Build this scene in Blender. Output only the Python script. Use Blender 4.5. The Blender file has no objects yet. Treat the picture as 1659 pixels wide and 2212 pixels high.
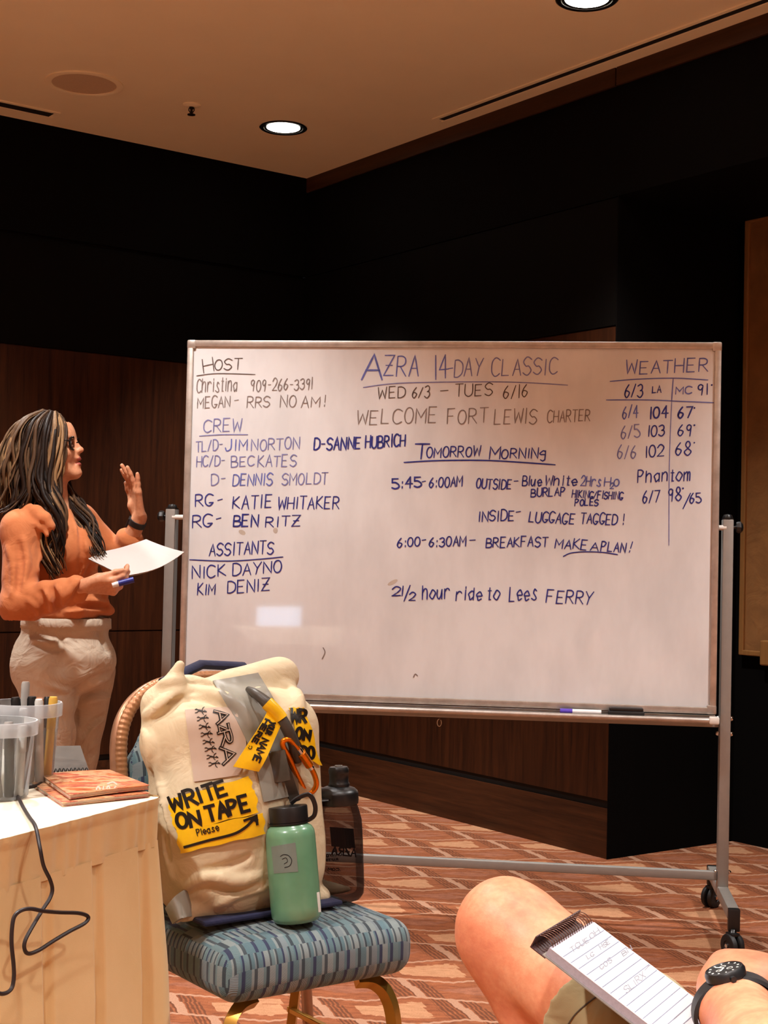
import bpy, bmesh, math, random
import numpy as np
from mathutils import Vector, Matrix
from mathutils.bvhtree import BVHTree

random.seed(7); np.random.seed(7)
C = bpy.context.scene.collection
V = Vector
sc = bpy.context.scene

# ------------------------------------------------------------------ camera
W, H, F = 1659.0, 2212.0, 3119.0
CAMZ = 1.185
PITCH, ROLL = math.radians(1.76), 0.0225
cam_d = bpy.data.cameras.new('camera'); cam = bpy.data.objects.new('camera', cam_d); C.objects.link(cam)
cam_d.sensor_width = 36.0; cam_d.sensor_fit = 'AUTO'; cam_d.lens = F / H * 36.0
cam_d.clip_start = 0.05; cam_d.clip_end = 60
_f = V((0, math.cos(PITCH), math.sin(PITCH))); _u0 = V((0, -math.sin(PITCH), math.cos(PITCH))); _r0 = V((1, 0, 0))
_r = math.cos(ROLL) * _r0 + math.sin(ROLL) * _u0
_u = math.cos(ROLL) * _u0 - math.sin(ROLL) * _r0
cam.matrix_world = Matrix(((_r.x, _u.x, -_f.x, 0), (_r.y, _u.y, -_f.y, 0), (_r.z, _u.z, -_f.z, CAMZ), (0, 0, 0, 1)))
sc.camera = cam
EYE = V((0, 0, CAMZ))

def ray(px, py):
    return (_f + _r * ((px - W / 2) / F) - _u * ((py - H / 2) / F)).normalized()
def at(px, py, depth):                      # the point at distance `depth` along +Y
    d = ray(px, py); return EYE + d * (depth / d.y)
def atz(px, py, z):                         # on a horizontal plane
    d = ray(px, py); return EYE + d * ((z - CAMZ) / d.z)
def onplane(px, py, p0, n):
    d = ray(px, py); return EYE + d * ((p0 - EYE).dot(n) / d.dot(n))

# ------------------------------------------------------------------ world, exposure
w = bpy.data.worlds.new('world'); sc.world = w; w.use_nodes = True
w.node_tree.nodes['Background'].inputs[0].default_value = (0.02, 0.02, 0.022, 1)
w.node_tree.nodes['Background'].inputs[1].default_value = 0.2
sc.view_settings.view_transform = 'Standard'; sc.view_settings.look = 'None'
sc.view_settings.gamma = 1.0; sc.view_settings.use_curve_mapping = False
sc.view_settings.exposure = 0.30
try:
    sc.cycles.use_denoising = True
    sc.cycles.max_bounces = 8; sc.cycles.diffuse_bounces = 4; sc.cycles.transparent_max_bounces = 12
    sc.cycles.sample_clamp_indirect = 6.0
    sc.cycles.caustics_reflective = False; sc.cycles.caustics_refractive = False
except Exception:
    pass
DOWN_W = 85.0                               # watts of each recessed downlight
DOWN_COL = (1.0, 0.975, 0.945)
DOWN_CONE = math.radians(104)

# ------------------------------------------------------------------ helpers
def lin(c):
    return tuple(((x / 255) / 12.92 if x / 255 <= .04045 else ((x / 255 + .055) / 1.055) ** 2.4) for x in c)

def tag(o, label=None, cat=None, group=None, kind=None):
    if label: o['label'] = label
    if cat: o['category'] = cat
    if group: o['group'] = group
    if kind: o['kind'] = kind
    return o

def thing(name, label, cat, loc=(0, 0, 0), rz=0.0, group=None):
    o = bpy.data.objects.new(name, None); C.objects.link(o)
    o.location = loc; o.rotation_euler = (0, 0, rz); o.empty_display_size = .05
    return tag(o, label, cat, group)

def origin(o):
    p = V((0, 0, 0))
    while o is not None:
        p = p + V(o.location); o = o.parent
    return p

def mk(name, verts, faces, mat, parent=None, smooth=False, world=False, loc=None, angle=None):
    """one mesh object. world=True: verts are world points (the parent chain is unrotated)."""
    me = bpy.data.meshes.new(name)
    off = V((0, 0, 0))
    if world and parent is not None: off = origin(parent)
    if loc is not None: off = V(loc)
    if isinstance(verts, np.ndarray):
        vs = (verts - np.array(off)).tolist(); fs = faces.tolist() if isinstance(faces, np.ndarray) else faces
    else:
        vs = [tuple(V(v) - off) for v in verts]; fs = faces
    me.from_pydata(vs, [], fs); me.update()
    if mat is not None:
        for m in (mat if isinstance(mat, (list, tuple)) else [mat]): me.materials.append(m)
    if smooth:
        me.shade_smooth()
        if angle: me.set_sharp_from_angle(angle=math.radians(angle))
    o = bpy.data.objects.new(name, me); C.objects.link(o)
    if parent is not None: o.parent = parent
    elif loc is not None: o.location = loc
    return o

class MB:
    """collects boxes, tubes, lathes into one mesh"""
    def __init__(s): s.v = []; s.f = []; s.mi = []
    def add(s, vs, fs, mi=0):
        b = len(s.v); s.v += [V(v) for v in vs]; s.f += [tuple(i + b for i in f) for f in fs]; s.mi += [mi] * len(fs); return s
    def box(s, c, d, bev=0.0, M=None, mi=0, seg=2):
        bm = bmesh.new(); bmesh.ops.create_cube(bm, size=1)
        for v in bm.verts: v.co = V((v.co.x * d[0], v.co.y * d[1], v.co.z * d[2]))
        if bev > 0: bmesh.ops.bevel(bm, geom=list(bm.edges) + list(bm.verts), offset=bev, segments=seg, profile=.5, affect='EDGES')
        bm.verts.index_update()
        M = M or Matrix.Identity(3)
        s.add([V(c) + M @ v.co for v in bm.verts], [[v.index for v in f.verts] for f in bm.faces], mi); bm.free(); return s
    def bar(s, a, b, w_, h_, up=(0, 0, 1), bev=0.002, mi=0):
        a, b = V(a), V(b); z = (b - a); L = z.length; z.normalize(); x = V(up).cross(z)
        if x.length < 1e-4: x = V((1, 0, 0)).cross(z)
        x.normalize(); y = z.cross(x)
        M = Matrix((x, y, z)).transposed()
        return s.box((a + b) / 2, (w_, h_, L), bev, M, mi)
    def tube(s, pts, r, n=12, cap=True, mi=0, flat=1.0, up=None, closed=False):
        pts = [V(p) for p in pts]; m = len(pts)
        rr = r if isinstance(r, (list, tuple)) else [r] * m
        vs, fs = [], []; prev = None
        for i, p in enumerate(pts):
            if closed: t = pts[(i + 1) % m] - pts[(i - 1) % m]
            else: t = pts[min(i + 1, m - 1)] - pts[max(i - 1, 0)]
            if t.length < 1e-9: t = V((0, 0, 1))
            t.normalize()
            if prev is None:
                ref = V(up) if up is not None else (V((0, 0, 1)) if abs(t.z) < .9 else V((1, 0, 0)))
                x = ref.cross(t)
                if x.length < 1e-5: x = V((0, 1, 0)).cross(t)
            else: x = prev - t * prev.dot(t)
            x.normalize(); y = t.cross(x); prev = x
            for k in range(n):
                a = 2 * math.pi * k / n
                vs.append(p + x * (math.cos(a) * rr[i]) + y * (math.sin(a) * rr[i] * flat))
        for i in range(m if closed else m - 1):
            j = (i + 1) % m
            for k in range(n):
                fs.append((i * n + k, i * n + (k + 1) % n, j * n + (k + 1) % n, j * n + k))
        if cap and not closed:
            fs.append(tuple(range(n - 1, -1, -1))); fs.append(tuple((m - 1) * n + k for k in range(n)))
        return s.add(vs, fs, mi)
    def lathe(s, prof, n=40, base=(0, 0, 0), M=None, mi=0, closed=False):
        M = M or Matrix.Identity(3); vs, fs = [], []; m = len(prof)
        for (r, z) in prof:
            for k in range(n):
                a = 2 * math.pi * k / n
                vs.append(V(base) + M @ V((r * math.cos(a), r * math.sin(a), z)))
        for i in range(m if closed else m - 1):
            j = (i + 1) % m
            for k in range(n): fs.append((i * n + k, i * n + (k + 1) % n, j * n + (k + 1) % n, j * n + k))
        return s.add(vs, fs, mi)
    def sphere(s, c, r, n=16, mi=0, sc_=(1, 1, 1), M=None):
        m = n // 2; prof = [(max(1e-5, math.sin(math.pi * i / m)), -math.cos(math.pi * i / m)) for i in range(m + 1)]
        M = M or Matrix.Identity(3); vs, fs = [], []
        for (q, z) in prof:
            for k in range(n):
                a = 2 * math.pi * k / n
                vs.append(V(c) + M @ V((q * math.cos(a) * r * sc_[0], q * math.sin(a) * r * sc_[1], z * r * sc_[2])))
        for i in range(m):
            for k in range(n): fs.append((i * n + k, i * n + (k + 1) % n, (i + 1) * n + (k + 1) % n, (i + 1) * n + k))
        return s.add(vs, fs, mi)
    def build(s, name, mat, parent=None, smooth=False, world=False, loc=None, angle=40):
        o = mk(name, s.v, s.f, mat, parent, smooth, world, loc, angle)
        if any(s.mi): o.data.polygons.foreach_set('material_index', s.mi)
        return o

def crom(pts, n=8, closed=False):
    """Catmull-Rom through pts"""
    P = [V(p) for p in pts]; out = []; m = len(P)
    for i in range(m if closed else m - 1):
        if closed: a, b, c, d = P[(i - 1) % m], P[i], P[(i + 1) % m], P[(i + 2) % m]
        else: a, b, c, d = P[max(i - 1, 0)], P[i], P[i + 1], P[min(i + 2, m - 1)]
        for k in range(n):
            t = k / n
            out.append(.5 * ((2 * b) + (c - a) * t + (2 * a - 5 * b + 4 * c - d) * t * t + (3 * b - a - 3 * c + d) * t ** 3))
    if not closed: out.append(P[-1])
    return out

def rotz(a): return Matrix.Rotation(a, 3, 'Z')
def frame(z, x=None):
    z = V(z).normalized(); x = V(x) if x is not None else V((1, 0, 0))
    x = (x - z * x.dot(z)).normalized(); y = z.cross(x)
    return Matrix((x, y, z)).transposed()

# ------------------------------------------------------------------ material helpers
class NT:
    def __init__(s, name):
        s.m = bpy.data.materials.new(name); s.m.use_nodes = True; s.t = s.m.node_tree; s.n = s.t.nodes
        s.b = s.n['Principled BSDF']
    def node(s, ty, **kw):
        n = s.n.new(ty)
        for k, v in kw.items(): setattr(n, k, v)
        return n
    def link(s, a, b): s.t.links.new(a, b)
    def val(s, sock, x):
        if isinstance(x, (int, float)): sock.default_value = x
        elif isinstance(x, (tuple, list)): sock.default_value = x if len(x) != 3 or sock.type == 'VECTOR' else (*x, 1)
        else: s.link(x, sock)
    def math(s, op, a, b=0.0, c=None):
        n = s.node('ShaderNodeMath', operation=op); s.val(n.inputs[0], a); s.val(n.inputs[1], b)
        if c is not None: s.val(n.inputs[2], c)
        return n.outputs[0]
    def coord(s, which='Object'):
        return s.node('ShaderNodeTexCoord').outputs[which]
    def mapping(s, vec, scale=(1, 1, 1), rot=(0, 0, 0), loc=(0, 0, 0)):
        n = s.node('ShaderNodeMapping'); s.link(vec, n.inputs[0]); n.inputs['Scale'].default_value = scale
        n.inputs['Rotation'].default_value = rot; n.inputs['Location'].default_value = loc; return n.outputs[0]
    def noise(s, vec, scale, detail=3.0, rough=.55, out='Fac', dist=0.0):
        n = s.node('ShaderNodeTexNoise'); s.link(vec, n.inputs['Vector']); n.inputs['Scale'].default_value = scale
        n.inputs['Detail'].default_value = detail; n.inputs['Roughness'].default_value = rough; n.inputs['Distortion'].default_value = dist
        return n.outputs[out]
    def ramp(s, fac, stops, interp='LINEAR'):
        n = s.node('ShaderNodeValToRGB'); n.color_ramp.interpolation = interp; e = n.color_ramp.elements
        while len(e) < len(stops): e.new(.5)
        for i, (p, c) in enumerate(stops): e[i].position = p; e[i].color = (*c, 1) if len(c) == 3 else c
        s.val(n.inputs[0], fac); return n.outputs[0]
    def mix(s, f, a, b, mode='MIX'):
        n = s.node('ShaderNodeMix', data_type='RGBA', blend_type=mode); s.val(n.inputs[0], f)
        s.val(n.inputs[6], a); s.val(n.inputs[7], b); return n.outputs[2]
    def bump(s, h, strength=.3, dist=.01, normal=None):
        n = s.node('ShaderNodeBump'); n.inputs['Strength'].default_value = strength; n.inputs['Distance'].default_value = dist
        s.link(h, n.inputs['Height'])
        if normal is not None: s.link(normal, n.inputs['Normal'])
        return n.outputs[0]
    def set(s, **kw):
        for k, v in kw.items():
            nm = {'color': 'Base Color', 'rough': 'Roughness', 'metal': 'Metallic', 'normal': 'Normal', 'trans': 'Transmission Weight', 'ior': 'IOR', 'alpha': 'Alpha', 'spec': 'Specular IOR Level', 'coat': 'Coat Weight', 'coatr': 'Coat Roughness', 'sss': 'Subsurface Weight', 'sheen': 'Sheen Weight', 'aniso': 'Anisotropic'}[k]
            s.val(s.b.inputs[nm], v)
        return s.m

def simple(name, rgb, rough=.5, metal=0.0, var=.12, scale=30, bump=0.0, bscale=200, bdist=.002, **kw):
    t = NT(name); c = lin(rgb); co = t.coord()
    f = t.noise(co, scale, 3)
    t.set(color=t.ramp(f, [(.25, tuple(x * (1 - var) for x in c)), (.75, tuple(min(1, x * (1 + var)) for x in c))]), rough=rough, metal=metal, **kw)
    if bump: t.set(normal=t.bump(t.noise(co, bscale, 2), bump, bdist))
    return t.m

def emis(name, rgb, strength):
    t = NT(name); t.b.inputs['Base Color'].default_value = (*rgb, 1)
    t.b.inputs['Emission Color'].default_value = (*rgb, 1); t.b.inputs['Emission Strength'].default_value = strength
    return t.m

def mat_wood(name, dark, light, rough=.42, axis='z', spec=.35):
    t = NT(name); co = t.coord()
    sx = {'z': (22, 22, 1.1), 'x': (1.1, 22, 22)}[axis]
    v = t.mapping(co, sx)
    a = t.noise(v, 1.6, 5, .6, dist=.6); b = t.noise(v, 9, 3)
    f = t.math('ADD', t.math('MULTIPLY', a, .7), t.math('MULTIPLY', b, .3))
    t.set(color=t.ramp(f, [(.3, lin(dark)), (.7, lin(light))]), rough=rough, spec=spec)
    return t.m
def mat_fabric(name, c1, c2, scale=9, weave=700, rough=.85, wr=.25, wscale=9, wdist=.03, sheen=.1):
    t = NT(name); co = t.coord()
    f = t.noise(co, scale, 4)
    n1 = t.bump(t.noise(co, weave, 1), .15, .001)
    n2 = t.bump(t.noise(co, wscale, 3, .5, dist=1.2), wr, wdist, n1)
    t.set(color=t.ramp(f, [(.3, lin(c1)), (.7, lin(c2))]), rough=rough, normal=n2, sheen=sheen, spec=.25)
    return t.m

M = {}
M['ceiling'] = simple('ceiling_paint', (244, 232, 200), .9, var=.02, scale=4, bump=.08, bscale=220)
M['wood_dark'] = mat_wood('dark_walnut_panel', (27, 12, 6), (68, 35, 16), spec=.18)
M['wood_upper'] = mat_wood('darkened_walnut_panel', (6, 5, 4), (11, 8, 6), rough=.7, spec=.06)  # darker upper panels, colour lowered further to stand for weakly lit wall, hiding scallops
M['wood_base'] = mat_wood('dark_walnut_base', (36, 19, 10), (80, 46, 25), axis='x', spec=.18)
M['wood_black'] = mat_wood('black_stained_wood', (6, 5, 5), (10, 8, 7), rough=.8, spec=.05)
M['gap'] = simple('recess_black', (7, 6, 6), .8)
M['wood_trim'] = mat_wood('crown_wood', (44, 26, 14), (72, 44, 26), axis='x', spec=.2)
M['wall_rear'] = simple('tan_wall_paint', (224, 206, 176), .9, var=.03)
M['tan_panel'] = mat_fabric('tan_panel_fabric', (120, 80, 40), (140, 95, 50))
M['tan_frame'] = mat_wood('tan_panel_frame', (120, 82, 44), (150, 106, 60))
M['board'] = None
t = NT('whiteboard_enamel'); co = t.coord()
sm = t.noise(t.mapping(co, (3, 3, 1.2)), 2.2, 4, .6)
t.set(color=t.ramp(sm, [(.35, lin((214, 216, 218))), (.6, lin((226, 228, 230)))]), rough=t.ramp(sm, [(.3, (.32,) * 3), (.7, (.42,) * 3)]), coat=.7, coatr=.035, spec=.4)
M['board'] = t.m
t = NT('brushed_aluminium'); co = t.coord()
f = t.noise(t.mapping(co, (3, 3, 3)), 6, 4, .6)
t.set(color=t.ramp(f, [(.3, lin((176, 168, 160))), (.7, lin((208, 202, 196)))]), rough=.38, metal=.75, spec=.5)
M['alu'] = t.m
M['steel_grey'] = simple('grey_painted_steel', (150, 147, 142), .38, metal=.35, var=.05)
M['chrome'] = simple('chrome', (220, 220, 222), .12, metal=1.0, var=.02)
M['black_plastic'] = simple('black_plastic', (18, 18, 19), .38, var=.15)
M['black_rubber'] = simple('black_rubber', (22, 22, 23), .55, var=.2)
M['white_plastic'] = simple('white_plastic', (225, 222, 215), .4, var=.03)
M['ink_blue'] = simple('ink_dark_blue', (34, 42, 128), .55, var=.35, scale=60)
M['ink_mid'] = simple('ink_worn_blue', (94, 104, 176), .55, var=.25, scale=60)
M['ink_violet'] = simple('ink_faded_violet', (120, 122, 172), .55, var=.2, scale=60)
M['ink_grey'] = simple('ink_faded_black', (128, 116, 112), .55, var=.2, scale=60)
M['ink_brown'] = simple('ink_thin_black', (88, 74, 70), .55, var=.2, scale=60)
M['lamp'] = emis('lamp_glow', (1.0, .93, .82), 22)
M['can'] = simple('lamp_can_black', (26, 24, 22), .3, metal=.3)
M['can_refl'] = simple('lamp_reflector', (225, 215, 200), .18, metal=.9, var=.02)
M['speaker_cloth'] = simple('speaker_grille', (206, 182, 152), .8, var=.05, scale=120, bump=.3, bscale=900)

# ------------------------------------------------------------------ room
G0 = atz(1311, 1857, 0)                     # foot of the wall's outer corner
e1 = V((.592, -.806, 0)).normalized()       # along the right wall, towards the viewer
e2 = V((-.806, -.592, 0)).normalized()      # along the left wall, towards the viewer
nA = -e2                                    # out of the room through the right wall is -e2
p = onplane(662, 388, G0, e2)
CEIL = p.z
C0 = V((p.x, p.y, 0)); C0 = G0 + e1 * (C0 - G0).dot(e1)
sG = (G0 - C0).dot(e1)
def R(s, t, z): return C0 + e1 * s + e2 * t + V((0, 0, z))
NICHE = (atz(1584, 1817, 0) - G0).dot(-e2)
S_MAX, T_MAX = 11.5, 9.5
RM = Matrix((e1, e2, V((0, 0, 1)))).transposed()      # room axes

def rbox(mb, s0, s1, t0, t1, z0, z1, bev=0.0, mi=0):
    c = R((s0 + s1) / 2, (t0 + t1) / 2, (z0 + z1) / 2)
    return mb.box(c, (abs(s1 - s0), abs(t1 - t0), abs(z1 - z0)), bev, RM, mi)
def sbuild(name, mb, mat, parent=None):
    """structure piece in room axes so the grain follows the wall"""
    o = mb.build(name, mat, parent); 
    me = o.data
    inv = Matrix.Translation(C0) @ RM.to_4x4()
    me.transform(inv.inverted()); o.matrix_world = inv
    if parent is None: tag(o, kind='structure')
    return o

# carpet --------------------------------------------------------------
t = NT('patterned_carpet'); co = t.node('ShaderNodeNewGeometry').outputs['Position']
sp = t.node('ShaderNodeSeparateXYZ'); t.link(co, sp.inputs[0]); X, Y = sp.outputs[0], sp.outputs[1]
mm = t.math
u = mm('ADD', mm('DIVIDE', mm('SUBTRACT', X, .318), .377), .5)
r0 = mm('ADD', mm('DIVIDE', mm('SUBTRACT', Y, 6.052), .184), .5)
# wavy row borders with a fine zigzag
ph_ = mm('FRACT', mm('ADD', u, mm('MULTIPLY', mm('FLOOR', mm('ADD', r0, .5)), .358)))
wob = mm('MULTIPLY', mm('MINIMUM', mm('DIVIDE', ph_, .66), mm('DIVIDE', mm('SUBTRACT', 1.0, ph_), .34)), .26)
zig = mm('MULTIPLY', mm('PINGPONG', mm('MULTIPLY', u, 14.0), .5), .06)
r = mm('ADD', mm('ADD', r0, wob), zig)
row = mm('FLOOR', r); fr = mm('FRACT', r)
cu = mm('ADD', mm('ADD', u, mm('MULTIPLY', row, .358)), mm('MULTIPLY', mm('SUBTRACT', fr, .5), .16))
cu = mm('ADD', cu, mm('MULTIPLY', mm('PINGPONG', mm('MULTIPLY', fr, 5.0), .5), .012))
col = mm('FLOOR', cu); fu = mm('FRACT', cu)
du = mm('ABSOLUTE', mm('SUBTRACT', fu, .5)); dr = mm('ABSOLUTE', mm('SUBTRACT', fr, .5))
par = mm('FRACT', mm('MULTIPLY', row, .5))                # 0 or .5
par = mm('GREATER_THAN', par, .25)
comb = t.node('ShaderNodeCombineXYZ'); t.link(X, comb.inputs[0]); t.link(Y, comb.inputs[1])
ns = t.noise(t.mapping(comb.outputs[0], (1, 2.2, 1)), 26, 4, .6)
nf = t.noise(comb.outputs[0], 240, 2)
streak = t.noise(t.mapping(comb.outputs[0], (7, 55, 1), rot=(0, 0, .25)), 1.0, 3)
base = t.ramp(t.math('ADD', t.math('MULTIPLY', ns, .5), t.math('MULTIPLY', streak, .5)), [(.32, lin((104, 58, 38))), (.66, lin((154, 92, 60)))])
ends = mm('GREATER_THAN', du, .33)
endstripe = mm('GREATER_THAN', mm('FRACT', mm('MULTIPLY', cu, 30.0)), .45)
base = t.mix(mm('MULTIPLY', ends, mm('MULTIPLY', endstripe, .75)), base, lin((84, 52, 37)))
lensd = mm('ADD', mm('DIVIDE', du, .37), mm('DIVIDE', dr, .46))
lensd2 = mm('MAXIMUM', mm('DIVIDE', du, .25), mm('DIVIDE', mm('ADD', dr, mm('MULTIPLY', mm('SUBTRACT', streak, .5), .35)), .25))
lens_l = mm('LESS_THAN', mm('MAXIMUM', mm('MULTIPLY', lensd, .78), lensd2), 1.0)
slant = mm('ADD', dr, mm('MULTIPLY', mm('SUBTRACT', fu, .5), 0.0))
lens_o = mm('LESS_THAN', mm('ADD', mm('DIVIDE', du, .34), mm('DIVIDE', mm('ABSOLUTE', mm('SUBTRACT', mm('SUBTRACT', fr, .5), mm('MULTIPLY', mm('SUBTRACT', fu, .5), .25))), mm('ADD', .2, mm('MULTIPLY', mm('SUBTRACT', streak, .5), .4)))), 1.0)
c_l = t.ramp(ns, [(.3, lin((158, 112, 82))), (.7, lin((180, 132, 98)))])
c_o = t.ramp(ns, [(.3, lin((124, 76, 56))), (.7, lin((152, 98, 74)))])
colr = t.mix(mm('MULTIPLY', lens_l, mm('SUBTRACT', 1.0, par)), base, c_l)
colr = t.mix(mm('MULTIPLY', lens_o, par), colr, c_o)
edge = mm('GREATER_THAN', mm('MAXIMUM', mm('SUBTRACT', du, .463), mm('SUBTRACT', dr, .462)), 0.0)
colr = t.mix(mm('MULTIPLY', edge, .92), colr, lin((166, 126, 102)))
colr = t.mix(t.ramp(nf, [(.35, (.22,) * 3), (.6, (0, 0, 0))]), colr, lin((70, 38, 24)))
t.set(color=colr, rough=.95, spec=.1, normal=t.bump(nf, .5, .004))
M['carpet'] = t.m

fl = MB(); rbox(fl, -.2, S_MAX + .2, -NICHE - .2, T_MAX + .2, -.1, 0.0); o = fl.build('floor', M['carpet']); tag(o, kind='structure')
cl = MB(); rbox(cl, -.2, S_MAX + .2, -NICHE - .2, T_MAX + .2, CEIL, CEIL + .12); sbuild('ceiling', cl, M['ceiling'])
PT = 2.66                                    # underside of the frieze
# right wall: base, recess, panel, frieze, crown
b = MB(); rbox(b, -.1, sG - .004, -.12, -.004, 0, .20); sbuild('baseboard_right', b, M['wood_base'])
b = MB(); rbox(b, -.1, sG - .004, -.12, -.014, .20, .232); sbuild('trim_1', b, M['gap'])
b = MB(); rbox(b, -.1, sG - .004, -.12, 0, .232, .79); sbuild('wall_right', b, M['wood_dark'])
b = MB(); rbox(b, -.1, sG - .004, -.12, 0, .797, 2.13); rbox(b, -.1, sG - .004, -.12, -.012, .78, PT)
sbuild('wall_right_middle', b, M['wood_dark'])
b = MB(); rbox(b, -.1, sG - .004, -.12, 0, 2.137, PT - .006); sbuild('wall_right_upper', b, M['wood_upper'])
b = MB(); rbox(b, 0, S_MAX, -.12, 0, PT, CEIL - .075); sbuild('trim_2', b, M['wood_black'])
b = MB(); rbox(b, 0, sG - .02, -.1, .012, CEIL - .075, CEIL); rbox(b, sG - .012, S_MAX, -.1, .012, CEIL - .075, CEIL); sbuild('trim_3', b, M['wood_trim'])
# the return of the corner and the niche behind
b = MB(); rbox(b, sG - .004, sG, -NICHE, -.001, .0, PT); sbuild('wall_return', b, M['wood_black'])
b = MB(); rbox(b, sG - .02, S_MAX, -NICHE - .12, -NICHE, 0, CEIL); sbuild('wall_niche', b, M['wood_black'])
b = MB(); rbox(b, sG, S_MAX, -NICHE, -.12, PT, PT + .05); sbuild('ceiling_niche', b, M['wood_black'])
# left wall
b = MB(); rbox(b, -.12, -.004, -.1, T_MAX, 0, .17); sbuild('baseboard_left', b, M['wood_base'])
b = MB(); rbox(b, -.12, -.014, -.1, T_MAX, .17, .20); sbuild('trim_4', b, M['gap'])
b = MB(); rbox(b, -.12, 0, 0, T_MAX, .20, .79); rbox(b, -.12, -.012, 0, T_MAX, .78, PT); rbox(b, -.12, 0, 0, T_MAX, .797, 2.13)
sbuild('wall_left', b, M['wood_dark'])
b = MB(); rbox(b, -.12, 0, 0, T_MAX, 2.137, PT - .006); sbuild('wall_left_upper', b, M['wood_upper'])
b = MB(); rbox(b, -.12, .02, 0, T_MAX, PT, CEIL); sbuild('trim_5', b, M['wood_black'])
# walls behind the viewer
b = MB(); rbox(b, S_MAX, S_MAX + .12, -NICHE, T_MAX, 0, CEIL); sbuild('wall_rear', b, M['wall_rear'])
b = MB(); rbox(b, 0, S_MAX, T_MAX, T_MAX + .12, 0, CEIL); sbuild('wall_front', b, M['wall_rear'])

# tan framed panel on the niche wall
def wp(px, py): return onplane(px, py, R(0, -NICHE, 0), e2)
a0, a1_ = wp(1622, 474), wp(1604, 1414)
s0 = ((a0 + a1_) / 2 - C0).dot(e1); zt, zb = a0.z, a1_.z
pn = thing('wall_panel', 'tan framed fabric panel on the dark wall beyond the whiteboard', 'wall panel', R(s0 + .45, -NICHE, zb))
b = MB(); rbox(b, s0 + .02, s0 + .88, -NICHE + .002, -NICHE + .022, zb + .02, zt - .02); b.build('fabric', M['tan_panel'], pn, world=True)
b = MB()
rbox(b, s0, s0 + .025, -NICHE, -NICHE + .035, zb, zt, .004); rbox(b, s0 + .875, s0 + .9, -NICHE, -NICHE + .035, zb, zt, .004)
rbox(b, s0 + .02, s0 + .88, -NICHE, -NICHE + .035, zb, zb + .022, .004); rbox(b, s0 + .02, s0 + .88, -NICHE, -NICHE + .035, zt - .022, zt, .004)
b.build('frame', M['tan_frame'], pn, world=True)
q = (wp(1655, 1440) - C0).dot(e1)
b = MB(); rbox(b, q, q + .05, -NICHE + .002, -NICHE + .045, zb - .035, zb + .07, .006); b.build('bracket', M['tan_frame'], pn, world=True)

# ceiling fittings ------------------------------------------------------
def onceil(px, py): return atz(px, py, CEIL)
def downlight(pt, label, gain=1.0, cone=None):
    d = thing('downlight', label, 'ceiling light', pt, 0, 'recessed ceiling downlights')
    MB().lathe([(.108, 0), (.112, -.004), (.106, -.008), (.092, -.006), (.09, 0), (.086, .0), (.1, .004)], 40).build('trim_ring', M['can'], d, True)
    MB().lathe([(.0005, .0), (.078, -.001), (.078, -.003), (.0005, -.0055)], 40).build('diffuser', M['lamp'], d, True)
    MB().lathe([(.09, -.004), (.079, -.002)], 40).build('reflector', M['can'], d, True)
    L = bpy.data.lights.new('downlight_lamp', 'SPOT'); L.energy = DOWN_W * math.pi * gain; L.color = DOWN_COL
    L.spot_size = cone or DOWN_CONE; L.spot_blend = .55 if cone is None else .8; L.shadow_soft_size = .075
    lo = bpy.data.objects.new('downlight_lamp', L); C.objects.link(lo); lo.parent = d; lo.location = (0, 0, -.03)
    return d
d1 = onceil(612, 275); d2 = onceil(1268, -3)
downlight(d1, 'small round lit downlight near the far corner of the ceiling', 1.0, math.radians(74))
downlight(d2, 'bright round downlight cut by the top edge of the photo', 1.0, math.radians(92))
stp = (d2 - d1)
for (i, j, g_) in ((2, 0, .85), (3, 0, 1.0), (4, 0, 2.6), (0, 1, .9), (1, 1, .8), (2, 1, .30), (3, 1, 1.0), (4, 1, 2.8), (0, 2, .9), (1, 2, .9), (2, 2, 1.3), (3, 2, 2.6), (1, 3, 2.4), (2, 3, 2.8)):  # ceiling grid carried on out of view; outer rows added for bounce light
    pt = d1 + stp * i + e2 * 2.05 * j
    downlight(pt, 'unseen recessed downlight added along the same ceiling grid', g_)
# speaker
sp_ = thing('ceiling_speaker', 'large round flush speaker grille in the ceiling', 'ceiling speaker', onceil(182, 180))
MB().lathe([(.165, 0), (.165, -.006), (.15, -.009), (.137, -.006), (.137, 0)], 48).build('rim', M['ceiling'], sp_, True)
MB().lathe([(.137, -.002), (.0005, -.0035)], 48).build('grille', M['speaker_cloth'], sp_, True)
# sprinkler
sk = thing('fire_sprinkler', 'small pendent sprinkler head hanging from the ceiling', 'sprinkler', onceil(414, 226))
MB().lathe([(.04, 0), (.04, -.004), (.02, -.012), (.012, -.012)], 24).build('escutcheon', M['ceiling'], sk, True)
b = MB(); b.lathe([(.011, -.01), (.011, -.018), (.006, -.022), (.005, -.04)], 16); b.tube([(-.011, 0, -.016), (-.012, 0, -.026), (0, 0, -.044)], .0025, 8); b.tube([(.011, 0, -.016), (.012, 0, -.026), (0, 0, -.044)], .0025, 8); b.build('body', M['can'], sk, True)
MB().lathe([(.0005, -.043), (.018, -.044), (.018, -.047), (.0005, -.048)], 20).build('deflector', M['can'], sk, True)
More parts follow.
